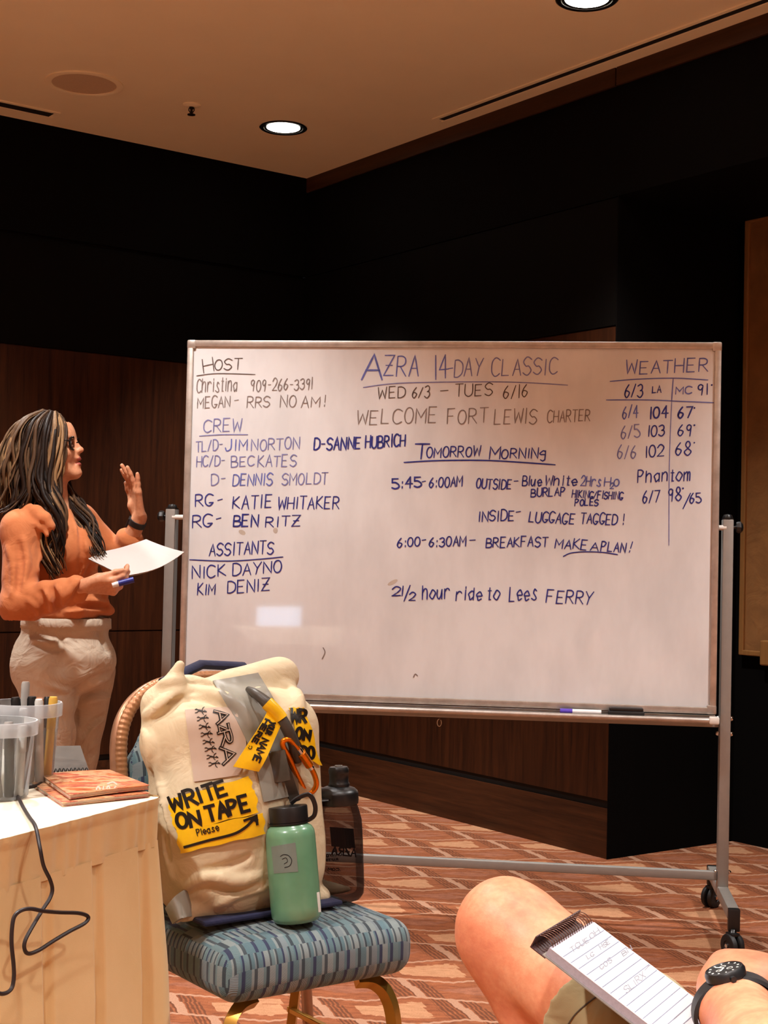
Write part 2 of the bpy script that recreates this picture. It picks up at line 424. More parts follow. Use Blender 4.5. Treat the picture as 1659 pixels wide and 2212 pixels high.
# slot diffusers
def slot(pa, pb, label, wd=.05):
    pa, pb = V(pa), V(pb); mid = (pa + pb) / 2; L = (pb - pa).length; dr = (pb - pa).normalized()
    o = thing('slot_diffuser', label, 'air vent', mid, math.atan2(dr.y, dr.x))
    MB().box((0, 0, -.0015), (L, wd, .003)).build('opening', M['gap'], o)
    b = MB(); b.box((0, wd / 2 + .01, -.003), (L + .04, .02, .006), .001); b.box((0, -wd / 2 - .01, -.003), (L + .04, .02, .006), .001)
    b.build('flange', M['ceiling'], o); return o
slot(onceil(953, 257), onceil(1690, -14), 'long black linear slot vent in the ceiling along the right wall', .035)
pe = onceil(112, 247); slot(pe, pe + e2 * 1.6, 'short end of a linear slot vent in the ceiling above the left wall', .07)
# ------------------------------------------------------------------ handwriting
GL = {
'A': "003860 1353", 'B': "0008 ~083857553404 ~043463614000", 'C': "~6748280602204061", 'D': "0008 ~0838666230 3000",
'E': "58080050 0444", 'F': "580800 0444", 'G': "~6748280602204062 624232", 'H': "0800 6860 0464", 'I': "3830", 'J': "~5852301002",
'K': "0800 580460", 'L': "080050", 'M': "0008336860", 'N': "00086068", 'O': "@38170411305164573 8", 'P': "0008 ~083857563404",
'R': "0008 ~083857553404 2460", 'S': "~67482806244462402001", 'T': "0868 3830", 'U': "~080220406268", 'V': "083068", 'W': "0810365068",
'X': "0860 6800", 'Y': "0834 683420", 'Z': "08680060 1454", 'z': "08680060",
'0': "@38170411305164573 8", '1': "3830", '2': "~06284866432100 0060", '3': "~0738575534 ~345462402001", '4': "480363 4840",
'5': "580805 ~053563613001", '6': "~48150220415334 02", '7': "086820", '8': "~3416284856340220406234", '9': "~563415173857 5740",
'-': "1454", '/': "0058", ':': "3534 3130", '!': "3833 3130", '.': "3031", '*': "@38473837 38", ' ': "",
'a': "~55360412 2052 5550", 'b': "0800 ~0436532010", 'd': "~5536041220 52 5850", 'e': "~0353543604122051", 'f': "~68472720 0555", 'g': "~5536041353 565b2b",
'h': "0800 ~0426465450", 'i': "3630 3837", 'k': "0800 460250", 'l': "3830", 'm': "0600 ~04263530 ~34465550", 'n': "0600 ~0426465450", 'o': "@36140230526436", 'p': "",
'r': "0600 ~04264655", 's': "~55362433513001", 't': "383050 1656", 'u': "~0602204256 5650", 'w': "0610345066", 'v': "063066",
}
def glyph(ch):
    out = []
    for st in GL[ch].replace(' 8"', '8').split():
        sm = st[0] in '~@'; clo = st[0] == '@'; d = st[1:] if sm else st
        if len(d) % 2: d = d[:-1]
        pts = []
        for i in range(0, len(d) - 1, 2):
            y = d[i + 1]; y = {'a': -1, 'b': -2}.get(y, None) if y in 'ab' else int(y)
            pts.append((int(d[i]) / 6.0, y / 8.0))
        if clo:
            if pts[0] == pts[-1]: pts = pts[:-1]
            q = crom([(a, b_, 0) for a, b_ in pts], 5, True); q.append(q[0]); pts = [(v.x, v.y) for v in q]
        elif sm: pts = [(v.x, v.y) for v in crom([(a, b_, 0) for a, b_ in pts], 5)]
        out.append(pts)
    return out
# repair the few glyphs whose spelling above needs a closing point
GL['O'] = GL['0'] = "@3817041130516457"; GL['*'] = "@38484737"; GL['6'] = "~481502204153341402"; GL['D'] = "0008 ~083866623000"
GL['a'] = "~553604122052 5650"; GL['b'] = "0800 ~043653312000"; GL['d'] = "~553604122052 5850"; GL['g'] = "~553604132353 565a3b1a"; GL['r'] = "0600 ~04264655"
GL['2'] = "~0628486643 4300 0060"
NARROW = {'I': .35, '1': .3, '!': .3, ':': .35, '.': .3, 'i': .35, 'l': .3, '-': .8, '*': .4, ' ': .7, '/': .8, 't': .7, 'M': 1.15, 'W': 1.2, 'm': 1.15, 'w': 1.1}
TINT = random.Random(3)
def text_strokes(txt, x0, y0, x1, y1, h, slant=.10, jit=.05, gap=.32, axis=None):
    """strokes in px. baseline (x0,y0)->(x1,y1), cap height h px; axis overrides the 'up' direction"""
    ws = [NARROW.get(c, 1.0) for c in txt]; tot = sum(ws) + gap * (len(txt) - 1)
    d = V((x1 - x0, y1 - y0, 0)); L = d.length; d.normalize()
    up = V((d.y, -d.x, 0)) if axis is None else V((*axis, 0)).normalized()
    un = L / tot; cur = 0; out = []
    for c, wd in zip(txt, ws):
        jx, jy, js = TINT.uniform(-jit, jit), TINT.uniform(-jit, jit), 1 + TINT.uniform(-jit, jit) * 1.6
        for st in glyph(c):
            pts = []
            for (gx, gy) in st:
                ex = gx * wd if c not in 'I1!:.il' else (gx - .5) * .6 + wd / 2
                q = V((x0, y0, 0)) + d * ((cur + ex + jx) * un + slant * gy * h) + up * ((gy * js + jy) * h)
                pts.append((q.x, q.y))
            out.append(pts)
        cur += wd + gap
    return out

def ribbon(mb, pts, wd, mapper, off=.0012, thin=.0005, taper=True):
    """a raised stroke of width wd px laid on a surface through mapper(px,py)->(point, normal)"""
    P = []
    for i in range(len(pts) - 1):
        a, b_ = V((*pts[i], 0)), V((*pts[i + 1], 0)); k = max(1, int((b_ - a).length / 9))
        for j in range(k): P.append(a.lerp(b_, j / k))
    P.append(V((*pts[-1], 0)))
    if len(P) < 2: return
    d0 = (P[1] - P[0]).normalized(); d1_ = (P[-1] - P[-2]).normalized()
    P[0] = P[0] - d0 * wd * .35; P[-1] = P[-1] + d1_ * wd * .35
    rows = []; m = len(P)
    for i, p_ in enumerate(P):
        a = (P[i] - P[i - 1]).normalized() if i > 0 else None; c = (P[i + 1] - P[i]).normalized() if i < m - 1 else None
        t_ = ((a or c) + (c or a)); t_ = t_.normalized() if t_.length > .2 else (c or a)
        n_ = V((-t_.y, t_.x, 0)); k = 1.0
        if a is not None and c is not None: k = min(1.5, 1 / max(.5, abs(n_.dot(V((-a.y, a.x, 0))))))
        q = wd / 2 * k * (.72 if taper and i in (0, m - 1) else 1)
        l, r_ = p_ + n_ * q, p_ - n_ * q
        A, B = mapper(l.x, l.y), mapper(r_.x, r_.y)
        if A is None or B is None: rows.append(None); continue
        rows.append((A[0] + A[1] * off, B[0] + B[1] * off, A[0] + A[1] * (off - thin), B[0] + B[1] * (off - thin)))
    seq = []
    for rw in rows + [None]:
        if rw is not None: seq.append(rw); continue
        if len(seq) > 1:
            vs = [v for q in seq for v in q]; fs = []
            for i in range(len(seq) - 1):
                a = i * 4; b_ = a + 4
                fs += [(a, a + 1, b_ + 1, b_), (a, b_, b_ + 2, a + 2), (a + 1, a + 3, b_ + 3, b_ + 1)]
            n4 = (len(seq) - 1) * 4
            fs += [(0, 2, 3, 1), (n4, n4 + 1, n4 + 3, n4 + 2)]
            mb.add(vs, fs)
        seq = []

# ------------------------------------------------------------------ whiteboard
DR = 4.70
def z_at(py_, px_, d): return at(px_, py_, d).z
BT, BB = at(1559, 740, DR).z, at(1549, 1543, DR).z
pTR = at(1559, 740, DR)
dl = (BT - CAMZ); 
rl = ray(406, 735); pTL = EYE + rl * (dl / rl.z)
bx = V((pTR.x - pTL.x, pTR.y - pTL.y, 0)); BW = bx.length; bx.normalize()
bn = V((bx.y, -bx.x, 0))                   # towards the viewer
if bn.y > 0: bn = -bn
BM = Matrix((bx, -bn, V((0, 0, 1)))).transposed()   # local x along, y away, z up
B0 = V((pTL.x, pTL.y, 0))                  # foot below the left end of the face
def bp(a, d, z): return B0 + bx * a + bn * d + V((0, 0, z))
wb = thing('whiteboard', 'large white dry-erase board on a grey wheeled steel stand covered in handwriting', 'whiteboard', bp(BW / 2, 0, 0))
def wbox(mb, a0, a1, d0, d1, z0, z1, bev=0.002):
    return mb.box(bp((a0 + a1) / 2, (d0 + d1) / 2, (z0 + z1) / 2), (abs(a1 - a0), abs(d1 - d0), abs(z1 - z0)), bev, BM)
FWD = .022                                  # face of the aluminium edge
b = MB(); wbox(b, .018, BW - .018, -.012, .0, BB + .018, BT - .018, 0)
def local_build(name, mb, mat, parent, smooth=False):
    return mb.build(name, mat, parent, smooth, True)
surf = local_build('writing_surface', b, M['board'], wb)
b = MB()
wbox(b, .0, FWD, -.018, .008, BB, BT, .004); wbox(b, BW - FWD, BW, -.018, .008, BB, BT, .004)
wbox(b, FWD * .6, BW - FWD * .6, -.018, .0075, BB, BB + FWD, .003); wbox(b, FWD * .6, BW - FWD * .6, -.018, .0075, BT - FWD, BT, .003)
frm = local_build('frame', b, M['alu'], wb, True)
for (a, z) in ((0, BB), (BW, BB), (0, BT), (BW, BT)):
    b = MB()
    sa = 1 if a == 0 else -1; sz = 1 if z == BB else -1
    wbox(b, a - .001 * sa, a + .03 * sa, -.019, .009, z - .001 * sz, z + .03 * sz, .005)
    local_build('corner_cap', b, M['alu'], frm, True)
b = MB(); wbox(b, .02, BW - .02, -.016, -.012, BB + .02, BT - .02, 0); local_build('back_sheet', b, M['steel_grey'], wb)

# stand
PX = .034
zpiv = (BT + BB) / 2
for side, a in ((-1, -.030 - PX / 2), (1, BW + .014 + PX / 2)):
    ztop = at(1575, 1122, DR).z
    b = MB(); wbox(b, a - PX / 2, a + PX / 2, -.055, -.005, .135, ztop, .003); post = local_build('post', b, M['steel_grey'], wb, True)
    b = MB(); wbox(b, a - PX / 2 + .001, a + PX / 2 - .001, -.054, -.006, ztop, ztop + .004, 0)
    c = bp(a, -.03, ztop + .004); b.lathe([(.0165, 0), (.0165, .004), (.013, .011), (.0005, .014)], 20, c); local_build('end_cap', b, M['black_plastic'], post, True)
    # pivot pin and locking knob
    b = MB(); b.tube([bp(a - side * .006, -.012, zpiv), bp(a - side * .05, -.012, zpiv)], .0085, 16); local_build('pivot_pin', b, M['white_plastic'], post, True)
    b = MB(); b.tube([bp(a + side * .014, -.03, zpiv + .003), bp(a + side * .03, -.03, zpiv + .003)], .005, 10)
    Mx = frame(bx * side, (0, 0, 1)); b.lathe([(.0005, 0), (.016, .0), (.019, .006), (.019, .014), (.012, .021), (.0005, .023)], 8, bp(a + side * .028, -.03, zpiv + .003), Mx)
    local_build('locking_knob', b, M['black_plastic'], post, True)
    # bolts by the tray and the low rail
    for z in (BB - .015, BB - .065, .185):
        for sd in (-1, 1):
            b = MB(); b.sphere(bp(a + sd * (PX / 2 + .004), -.028, z), .0085, 12, 0, (.9, .9, .9))
            local_build('bolt', b, M['chrome'], post, True)
    # foot with two castors
    b = MB(); f0, f1 = .30, -.34
    wbox(b, a - PX / 2, a + PX / 2, f1, f0 - .02, .105, .142, .003); foot = local_build('foot', b, M['steel_grey'], wb, True)
    for (q0, q1) in ((f0 - .022, f0 + .002), (f1 - .004, f1 + .02)):
        b = MB(); wbox(b, a - PX / 2 - .001, a + PX / 2 + .001, q0, q1, .075, .143, .004); local_build('end_cap', b, M['black_plastic'], foot, True)
    for fd, tw in ((f0 - .008, -.5), (f1 + .02, .7)):
        zc = .036; cst = MB()
        ax = (bx * math.cos(tw) + bn * math.sin(tw)).normalized(); tr = ax.cross(V((0, 0, 1)))
        ctr = bp(a, fd, 0) + tr * .016 * (1 if fd > 0 else -1) - bx * .012 + V((0, 0, zc))
        Mx = frame(ax, (0, 0, 1))
        for sd in (-1, 1):
            cst.lathe([(.0005, .006), (.014, .006), (.016, .0085), (.027, .0085), (.0335, .0065), (.036, .002), (.036, -.006), (.033, -.0085), (.0005, -.0085)], 32, ctr + ax * sd * .0135, Mx if sd > 0 else frame(-ax, (0, 0, 1)))
        local_build('castor_wheel', cst, M['black_rubber'], foot, True)
        cs = MB(); cs.tube([ctr - ax * .024, ctr + ax * .024], .0065, 12); local_build('axle', cs, M['chrome'], foot, True)
        cs = MB(); hd = [ctr + tr * .0 + V((0, 0, .02)), bp(a, fd, zc + .030), bp(a, fd, .10)]
        cs.bar(hd[0] + V((0, 0, .0)), hd[1] + V((0, 0, .008)), .013, .034, bev=.003); cs.tube([bp(a, fd, .055), bp(a, fd, .11)], .009, 12)
        cs.box(ctr + V((0, 0, .033)), (.03, .036, .012), .004, frame((0, 0, 1), ax))
        local_build('castor_fork', cs, M['black_plastic'], foot, True)
# rails and tray
b = MB(); wbox(b, -.03, BW + .014, -.05, -.026, BB - .045, BB - .012, .002); local_build('upper_rail', b, M['steel_grey'], wb, True)
b = MB(); wbox(b, -.03, BW + .014, -.045, -.020, .158, .186, .003); local_build('lower_rail', b, M['steel_grey'], wb, True)
b = MB(); TZ = BB - .012
wbox(b, .0, BW, -.024, .062, TZ - .006, TZ, .001); b.tube([bp(0, .062, TZ - .003), bp(BW, .062, TZ - .003)], .0085, 12); wbox(b, 0, BW, -.026, -.02, TZ - .012, TZ + .006, .001)
tray = local_build('tray', b, M['alu'], wb, True)
for a in (BW - .012, .012):
    b = MB(); wbox(b, a - .016, a + .016, .045, .074, TZ - .014, TZ + .010, .005); local_build('tray_end_cap', b, M['white_plastic'], tray, True)
hk = at(949, 1556, 4.84); b = MB()
b.tube([hk + bx * .007 * math.cos(q) + V((0, 0, .012 * math.sin(q) - .008)) for q in [math.pi / 2 + i * math.pi / 9 for i in range(17)]], .0013, 8); local_build('cord_loop', b, M['white_plastic'], tray, True)

# handwriting, read from the board
def bmap(px, py): return onplane(px, py, bp(0, 0, 1), bn), bn
INK = {'b': ('ink_blue', 3.7), 'm': ('ink_mid', 2.8), 'v': ('ink_violet', 2.6), 'g': ('ink_grey', 2.4), 'k': ('ink_brown', 2.4), 's': ('ink_blue', 2.9), 't': ('ink_mid', 1.8), 'B': ('ink_mid', 4.2)}
TXT = [
('H', 441, 806, 463, 801, 30, 'k'), ('OST', 463, 800, 522, 799, 24, 'k'),
('Christina', 425, 848, 512, 844, 27, 'g'), ('909-266-3391', 541, 846, 675, 841, 24, 'g'),
('MEGAN', 427, 882, 497, 878, 23, 'g'), ('-', 505, 870, 517, 868, 10, 'g'), ('RRS', 533, 880, 582, 879, 22, 'g'), ('NO', 605, 880, 639, 879, 24, 'g'), ('AM', 651, 880, 690, 879, 23, 'g'), ('!', 696, 878, 706, 878, 26, 'g'),
('CREW', 440, 934, 522, 931, 27, 'v'),
('TL/D-', 423, 976, 482, 971, 22, 'v'), ('JIM', 487, 973, 533, 971, 23, 'm'), ('NORTON', 543, 974, 647, 969, 24, 'v'),
('D-SANNE', 678, 972, 778, 970, 25, 'b'), ('HUBRICH', 789, 968, 875, 964, 25, 'b'),
('HC/D-', 425, 1009, 486, 1006, 22, 'v'), ('BEC', 500, 1010, 549, 1006, 22, 'v'), ('KATES', 557, 1008, 639, 1006, 24, 'v'),
('D-', 457, 1048, 488, 1045, 24, 'v'), ('DENNIS', 503, 1049, 588, 1048, 25, 'm'), ('SMOLDT', 609, 1048, 707, 1045, 24, 'v'),
('RG', 422, 1095, 460, 1092, 24, 's'), ('-', 470, 1087, 484, 1083, 12, 's'), ('KATIE', 503, 1099, 587, 1097, 27, 's'), ('WHITAKER', 600, 1100, 732, 1098, 26, 's'),
('RG', 415, 1140, 459, 1137, 25, 's'), ('-', 466, 1128, 480, 1124, 12, 's'), ('BEN', 504, 1138, 557, 1137, 24, 'b'), ('RITZ', 574, 1138, 647, 1136, 22, 's'),
('ASSITANTS', 452, 1200, 590, 1196, 26, 's'), ('NICK', 415, 1250, 487, 1244, 25, 's'), ('DAYNO', 502, 1243, 608, 1236, 26, 's'),
('KIM', 427, 1285, 464, 1284, 23, 's'), ('DENIZ', 491, 1282, 581, 1276, 26, 's'),
('A', 781, 818, 825, 818, 54, 'B'), ('ZRA', 829, 812, 903, 811, 42, 'm'), ('14', 938, 818, 969, 815, 48, 'm'), ('-', 967, 802, 980, 800, 10, 'm'), ('DAY', 981, 814, 1042, 812, 38, 'v'), ('CLASSIC', 1062, 812, 1203, 808, 36, 'v'),
('WED', 817, 862, 875, 858, 24, 'k'), ('6/3', 890, 860, 927, 860, 24, 'k'), ('-', 948, 850, 972, 848, 10, 'k'), ('TUES', 983, 858, 1063, 854, 26, 'k'), ('6/16', 1087, 861, 1140, 858, 28, 'k'),
('WELCOME', 770, 917, 943, 914, 32, 'g'), ('FORT', 966, 916, 1053, 912, 32, 'g'), ('LEWIS', 1067, 916, 1159, 914, 32, 'g'), ('CHARTER', 1182, 912, 1274, 909, 26, 'g'),
('T', 893, 990, 923, 990, 34, 'b'), ('OMORROW', 921, 988, 1037, 986, 22, 's'), ('M', 1058, 990, 1080, 990, 28, 's'), ('ORNINg', 1083, 990, 1180, 990, 21, 's'),
('5:45', 847, 1056, 909, 1053, 22, 'b'), ('-', 911, 1046, 921, 1044, 10, 's'), ('6:00AM', 927, 1053, 998, 1051, 22, 's'), ('OUTSIDE', 1028, 1055, 1104, 1056, 21, 's'), ('-', 1109, 1044, 1121, 1043, 8, 's'),
('Blue', 1128, 1049, 1170, 1049, 20, 's'), ('White', 1177, 1048, 1247, 1049, 20, 's'), ('2Hrs', 1254, 1049, 1298, 1050, 20, 'm'), ('H', 1305, 1050, 1318, 1050, 18, 'm'), ('2', 1318, 1055, 1325, 1055, 12, 'm'), ('O', 1325, 1050, 1336, 1050, 15, 'm'),
('BURLAP', 1147, 1073, 1220, 1071, 17, 's'), ('HIKING/FISHING', 1235, 1074, 1345, 1079, 15, 's'), ('POLES', 1242, 1092, 1292, 1092, 14, 's'),
('INSIDE', 1033, 1126, 1110, 1124, 22, 's'), ('-', 1113, 1111, 1126, 1109, 8, 's'), ('LUGGAGE', 1142, 1127, 1240, 1132, 22, 's'), ('TAGGED', 1254, 1131, 1332, 1133, 22, 's'), ('!', 1341, 1134, 1350, 1134, 24, 's'),
('6:00', 858, 1183, 907, 1180, 20, 's'), ('-', 911, 1172, 922, 1170, 8, 's'), ('6:30AM', 927, 1181, 1006, 1179, 20, 's'), ('-', 1013, 1172, 1030, 1171, 10, 's'), ('BREAKFAST', 1050, 1183, 1182, 1180, 21, 's'), ('MAKE', 1199, 1183, 1268, 1188, 20, 's'), ('A', 1275, 1189, 1292, 1190, 17, 's'), ('PLAN', 1298, 1190, 1350, 1193, 20, 's'), ('!', 1353, 1192, 1363, 1194, 24, 's'),
('2', 846, 1288, 864, 1287, 20, 's'), ('1', 866, 1286, 872, 1286, 22, 's'), ('/', 872, 1298, 884, 1298, 32, 's'), ('2', 884, 1296, 897, 1296, 16, 's'), ('hour', 912, 1296, 972, 1292, 28, 's'), ('ride', 985, 1297, 1041, 1296, 26, 's'), ('to', 1052, 1296, 1079, 1295, 26, 's'), ('Lees', 1100, 1299, 1160, 1297, 30, 's'), ('FERRY', 1180, 1302, 1279, 1306, 28, 's'),
('WEATHER', 1352, 808, 1528, 803, 28, 'm'), ('6/3', 1349, 858, 1388, 857, 26, 's'), ('LA', 1409, 848, 1428, 847, 14, 's'), ('MC', 1460, 851, 1494, 850, 15, 'm'), ('91', 1506, 854, 1529, 852, 24, 's'), ('*', 1534, 838, 1539, 838, 6, 's'),
('6/4', 1345, 904, 1378, 902, 26, 'm'), ('104', 1403, 904, 1442, 902, 25, 'b'), ('67', 1465, 903, 1494, 902, 24, 'b'), ('*', 1496, 886, 1501, 886, 5, 's'),
('6/5', 1342, 948, 1382, 945, 26, 'v'), ('103', 1399, 943, 1435, 942, 24, 's'), ('69', 1464, 943, 1494, 941, 25, 's'), ('*', 1497, 923, 1502, 923, 5, 's'),
('6/6', 1334, 992, 1375, 989, 28, 'v'), ('102', 1394, 988, 1434, 985, 25, 's'), ('68', 1459, 984, 1492, 982, 28, 's'), ('*', 1497, 960, 1501, 960, 4, 'm'),
('Phantom', 1378, 1043, 1492, 1037, 25, 's'), ('6/7', 1388, 1087, 1424, 1085, 26, 's'), ('98', 1444, 1084, 1472, 1081, 26, 's'), ('*', 1472, 1060, 1477, 1060, 5, 's'), ('/', 1475, 1098, 1490, 1098, 36, 's'), ('65', 1490, 1088, 1514, 1086, 22, 's'),
]
LINES = [([(425, 812), (470, 807), (551, 809)], 'k'), ([(431, 942), (480, 939), (535, 939)], 'v'), ([(410, 1209), (490, 1212), (560, 1208), (611, 1203)], 's'),
([(785, 837), (860, 828), (1000, 825), (1120, 826), (1226, 832)], 'v'), ([(873, 999), (950, 995), (1060, 995), (1199, 1004)], 'b'),
([(1217, 1202), (1232, 1195), (1260, 1192), (1300, 1193), (1334, 1198)], 's'), ([(1318, 824), (1380, 819), (1460, 817), (1529, 821)], 'm'),
([(1310, 864), (1400, 864), (1470, 867), (1543, 870)], 'm'), ([(1454, 819), (1451, 864)], 'm'), ([(1451, 864), (1446, 1000), (1445, 1178)], 't'),
([(696, 1423), (702, 1409), (698, 1399)], 'g'), ([(893, 1463), (897, 1456), (902, 1460)], 'g')]
nm = {'ink_blue': 'blue marker writing', 'ink_mid': 'worn blue marker writing', 'ink_violet': 'faded violet marker writing', 'ink_grey': 'faded grey marker writing', 'ink_brown': 'thin black marker writing'}
def write_out(mb, ink):
    o = mb.build('handwriting', M[ink], surf, False, True); o['label'] = nm[ink]
mb = None; last = None
for (tx, x0, y0, x1, y1, h, k) in TXT:                # one part for each written line of one ink
    if last is None or INK[k][0] != last[1] or abs(y0 - last[2]) > 16 or not -5 < x0 - last[0] < 40:
        if mb is not None: write_out(mb, last[1])
        mb = MB()
    for st in text_strokes(tx, x0, y0, x1, y1, h): ribbon(mb, st, INK[k][1], bmap, .0011)
    last = (x1, INK[k][0], y1)
write_out(mb, last[1])
for (pts, k) in LINES:
    mb = MB(); ribbon(mb, [(v.x, v.y) for v in crom([(a, c, 0) for a, c in pts], 6)], INK[k][1] * .85, bmap, .0011); o = mb.build('drawn_line', M[INK[k][0]], surf, False, True)
# smudges left by wiping
sm = MB()
for (x, y, rx, ry, an) in ((523, 1150, 8, 5, .5), (595, 1146, 5, 6, 0), (848, 1258, 12, 4, -.5)):
    P = [bmap(x + rx * math.cos(q) * math.cos(an) - ry * math.sin(q) * math.sin(an), y + rx * math.cos(q) * math.sin(an) + ry * math.sin(q) * math.cos(an))[0] + bn * .0004 for q in [i * math.pi / 8 for i in range(16)]]
    sm.add(P, [tuple(range(15, -1, -1))])
M['smudge'] = simple('ink_smudge', (188, 178, 166), .5); sm.build('smudge', M['smudge'], surf, False, True)

# things lying in the tray
def on_tray(px, d=.03): 
    q = onplane(px, 1545, bp(0, d, 1), bn); return (q - B0).dot(bx)
a = on_tray(1352); er = thing('board_eraser', 'black felt board eraser lying in the whiteboard tray', 'eraser', bp(a, .03, TZ))
b = MB(); wbox(b, a - .058, a + .058, .012, .056, TZ + .001, TZ + .017, .004); local_build('felt_pad', b, M['black_rubber'], er, True)
b = MB(); wbox(b, a - .055, a + .055, .014, .054, TZ + .0165, TZ + .028, .005); local_build('grip', b, M['black_plastic'], er, True)
M['marker_white'] = simple('marker_white', (235, 235, 238), .35, var=.02); M['marker_violet'] = simple('marker_violet', (92, 70, 190), .35)
a = on_tray(1255); mk_ = thing('whiteboard_marker', 'white marker with violet cap lying in the whiteboard tray', 'marker', bp(a, .04, TZ))
b = MB(); b.tube([bp(a - .03, .04, TZ + .0085), bp(a + .065, .04, TZ + .0085)], .0085, 16); local_build('barrel', b, M['marker_white'], mk_, True)
b = MB(); b.tube([bp(a - .068, .04, TZ + .0088), bp(a - .028, .04, TZ + .0088)], .0088, 16); local_build('cap', b, M['marker_violet'], mk_, True)
# ------------------------------------------------------------------ smooth solids from distance fields
class Field:
    def __init__(s, lo, hi, h):
        s.lo = np.array(lo, float); s.h = h; s.n = np.ceil((np.array(hi) - s.lo) / h).astype(int) + 1
        s.D = np.full(tuple(s.n), .5, np.float32)
    def _blk(s, lo, hi):
        i0 = np.clip(np.floor((np.array(lo) - s.lo) / s.h).astype(int), 0, s.n - 1); i1 = np.clip(np.ceil((np.array(hi) - s.lo) / s.h).astype(int) + 1, 1, s.n)
        sl = tuple(slice(a, b) for a, b in zip(i0, i1))
        ax = [(s.lo[k] + s.h * np.arange(i0[k], i1[k])).astype(np.float32) for k in range(3)]
        return sl, ax[0][:, None, None], ax[1][None, :, None], ax[2][None, None, :]
    def _put(s, f, lo, hi, k, sub=False):
        m = k + 3 * s.h; sl, X, Y, Z = s._blk(np.array(lo) - m, np.array(hi) + m); A = s.D[sl]
        if A.size == 0: return s
        d = f(X, Y, Z)
        if sub:
            h = np.clip(.5 - .5 * (A + d) / k, 0, 1); s.D[sl] = A * (1 - h) - d * h + k * h * (1 - h)
        else:
            h = np.clip(.5 + .5 * (A - d) / k, 0, 1); s.D[sl] = A * (1 - h) + d * h - k * h * (1 - h)
        return s
    def cap(s, a, b, r1, r2=None, k=.01, sub=False):
        r2 = r1 if r2 is None else r2; a = np.array(a, float); b = np.array(b, float); ba = b - a; L = max(1e-9, float(ba @ ba))
        def f(X, Y, Z):
            t = np.clip(((X - a[0]) * ba[0] + (Y - a[1]) * ba[1] + (Z - a[2]) * ba[2]) / L, 0, 1)
            return np.sqrt((X - a[0] - t * ba[0]) ** 2 + (Y - a[1] - t * ba[1]) ** 2 + (Z - a[2] - t * ba[2]) ** 2) - (r1 + (r2 - r1) * t)
        r = max(r1, r2); return s._put(f, np.minimum(a, b) - r, np.maximum(a, b) + r, k, sub)
    def chain(s, pts, rs, k=.01):
        for i in range(len(pts) - 1): s.cap(pts[i], pts[i + 1], rs[i], rs[i + 1], k)
        return s
    def ell(s, c, r, k=.01, Rm=None, sub=False):
        c = np.array(c, float); r = np.array(r, float); Q = np.eye(3) if Rm is None else np.array(Rm)
        def f(X, Y, Z):
            x, y, z = X - c[0], Y - c[1], Z - c[2]
            p = [Q[0, j] * x + Q[1, j] * y + Q[2, j] * z for j in range(3)]
            k0 = np.sqrt(sum((p[j] / r[j]) ** 2 for j in range(3))); k1 = np.sqrt(sum((p[j] / r[j] ** 2) ** 2 for j in range(3))) + 1e-9
            return k0 * (k0 - 1) / k1
        e = float(r.max()); return s._put(f, c - e, c + e, k, sub)
    def rbox(s, c, hd, rad, k=.01, Rm=None, sub=False):
        c = np.array(c, float); hd = np.array(hd, float); Q = np.eye(3) if Rm is None else np.array(Rm)
        def f(X, Y, Z):
            x, y, z = X - c[0], Y - c[1], Z - c[2]
            q = [np.abs(Q[0, j] * x + Q[1, j] * y + Q[2, j] * z) - hd[j] + rad for j in range(3)]
            return np.sqrt(sum(np.maximum(v, 0) ** 2 for v in q)) + np.minimum(np.maximum(np.maximum(q[0], q[1]), q[2]), 0) - rad
        e = float(np.linalg.norm(hd)); return s._put(f, c - e, c + e, k, sub)
    def warp(s, fn):
        sl, X, Y, Z = s._blk(s.lo, s.lo + s.h * s.n); s.D += fn(X, Y, Z).astype(np.float32); return s
    def mesh(s):
        D = s.D; S = D < 0; nx, ny, nz = D.shape
        cs = np.zeros((nx - 1, ny - 1, nz - 1), np.int8)
        for a in (0, 1):
            for b in (0, 1):
                for c in (0, 1): cs += S[a:nx - 1 + a, b:ny - 1 + b, c:nz - 1 + c]
        act = (cs > 0) & (cs < 8); I = np.argwhere(act); idx = np.full(act.shape, -1, np.int64); idx[act] = np.arange(len(I))
        acc = np.zeros((len(I), 3)); cnt = np.zeros(len(I))
        cor = [(a, b, c) for a in (0, 1) for b in (0, 1) for c in (0, 1)]
        for p in cor:
            for ax in range(3):
                if p[ax]: continue
                q = list(p); q[ax] = 1
                d0 = D[I[:, 0] + p[0], I[:, 1] + p[1], I[:, 2] + p[2]]; d1 = D[I[:, 0] + q[0], I[:, 1] + q[1], I[:, 2] + q[2]]
                m = (d0 < 0) != (d1 < 0); t = np.where(m, d0 / np.where(m, d0 - d1, 1), 0)
                pt = np.tile(np.array(p, float), (len(I), 1)); pt[:, ax] += t; acc[m] += pt[m]; cnt[m] += 1
        Vv = s.lo + s.h * (I + acc / np.maximum(cnt, 1)[:, None]); Fs = []
        for ax in range(3):
            o = [k for k in range(3) if k != ax]; n_ = [nx, ny, nz]
            lo = [slice(1, n_[k] - 1) for k in range(3)]; lo[ax] = slice(0, n_[ax] - 1); hi = list(lo); hi[ax] = slice(1, n_[ax])
            A, B = S[tuple(lo)], S[tuple(hi)]; E = np.argwhere(A != B)
            if not len(E): continue
            flip = A[E[:, 0], E[:, 1], E[:, 2]]; base = E.copy()
            for k in range(3):
                if k != ax: base[:, k] += 1
            qs = []
            for (da, db) in ((0, 0), (-1, 0), (-1, -1), (0, -1)):
                q = base.copy(); q[:, o[0]] += da; q[:, o[1]] += db; qs.append(idx[q[:, 0], q[:, 1], q[:, 2]])
            q = np.stack(qs, 1)
            fl = flip if ax != 1 else ~flip
            q[~fl] = q[~fl][:, ::-1]; Fs.append(q)
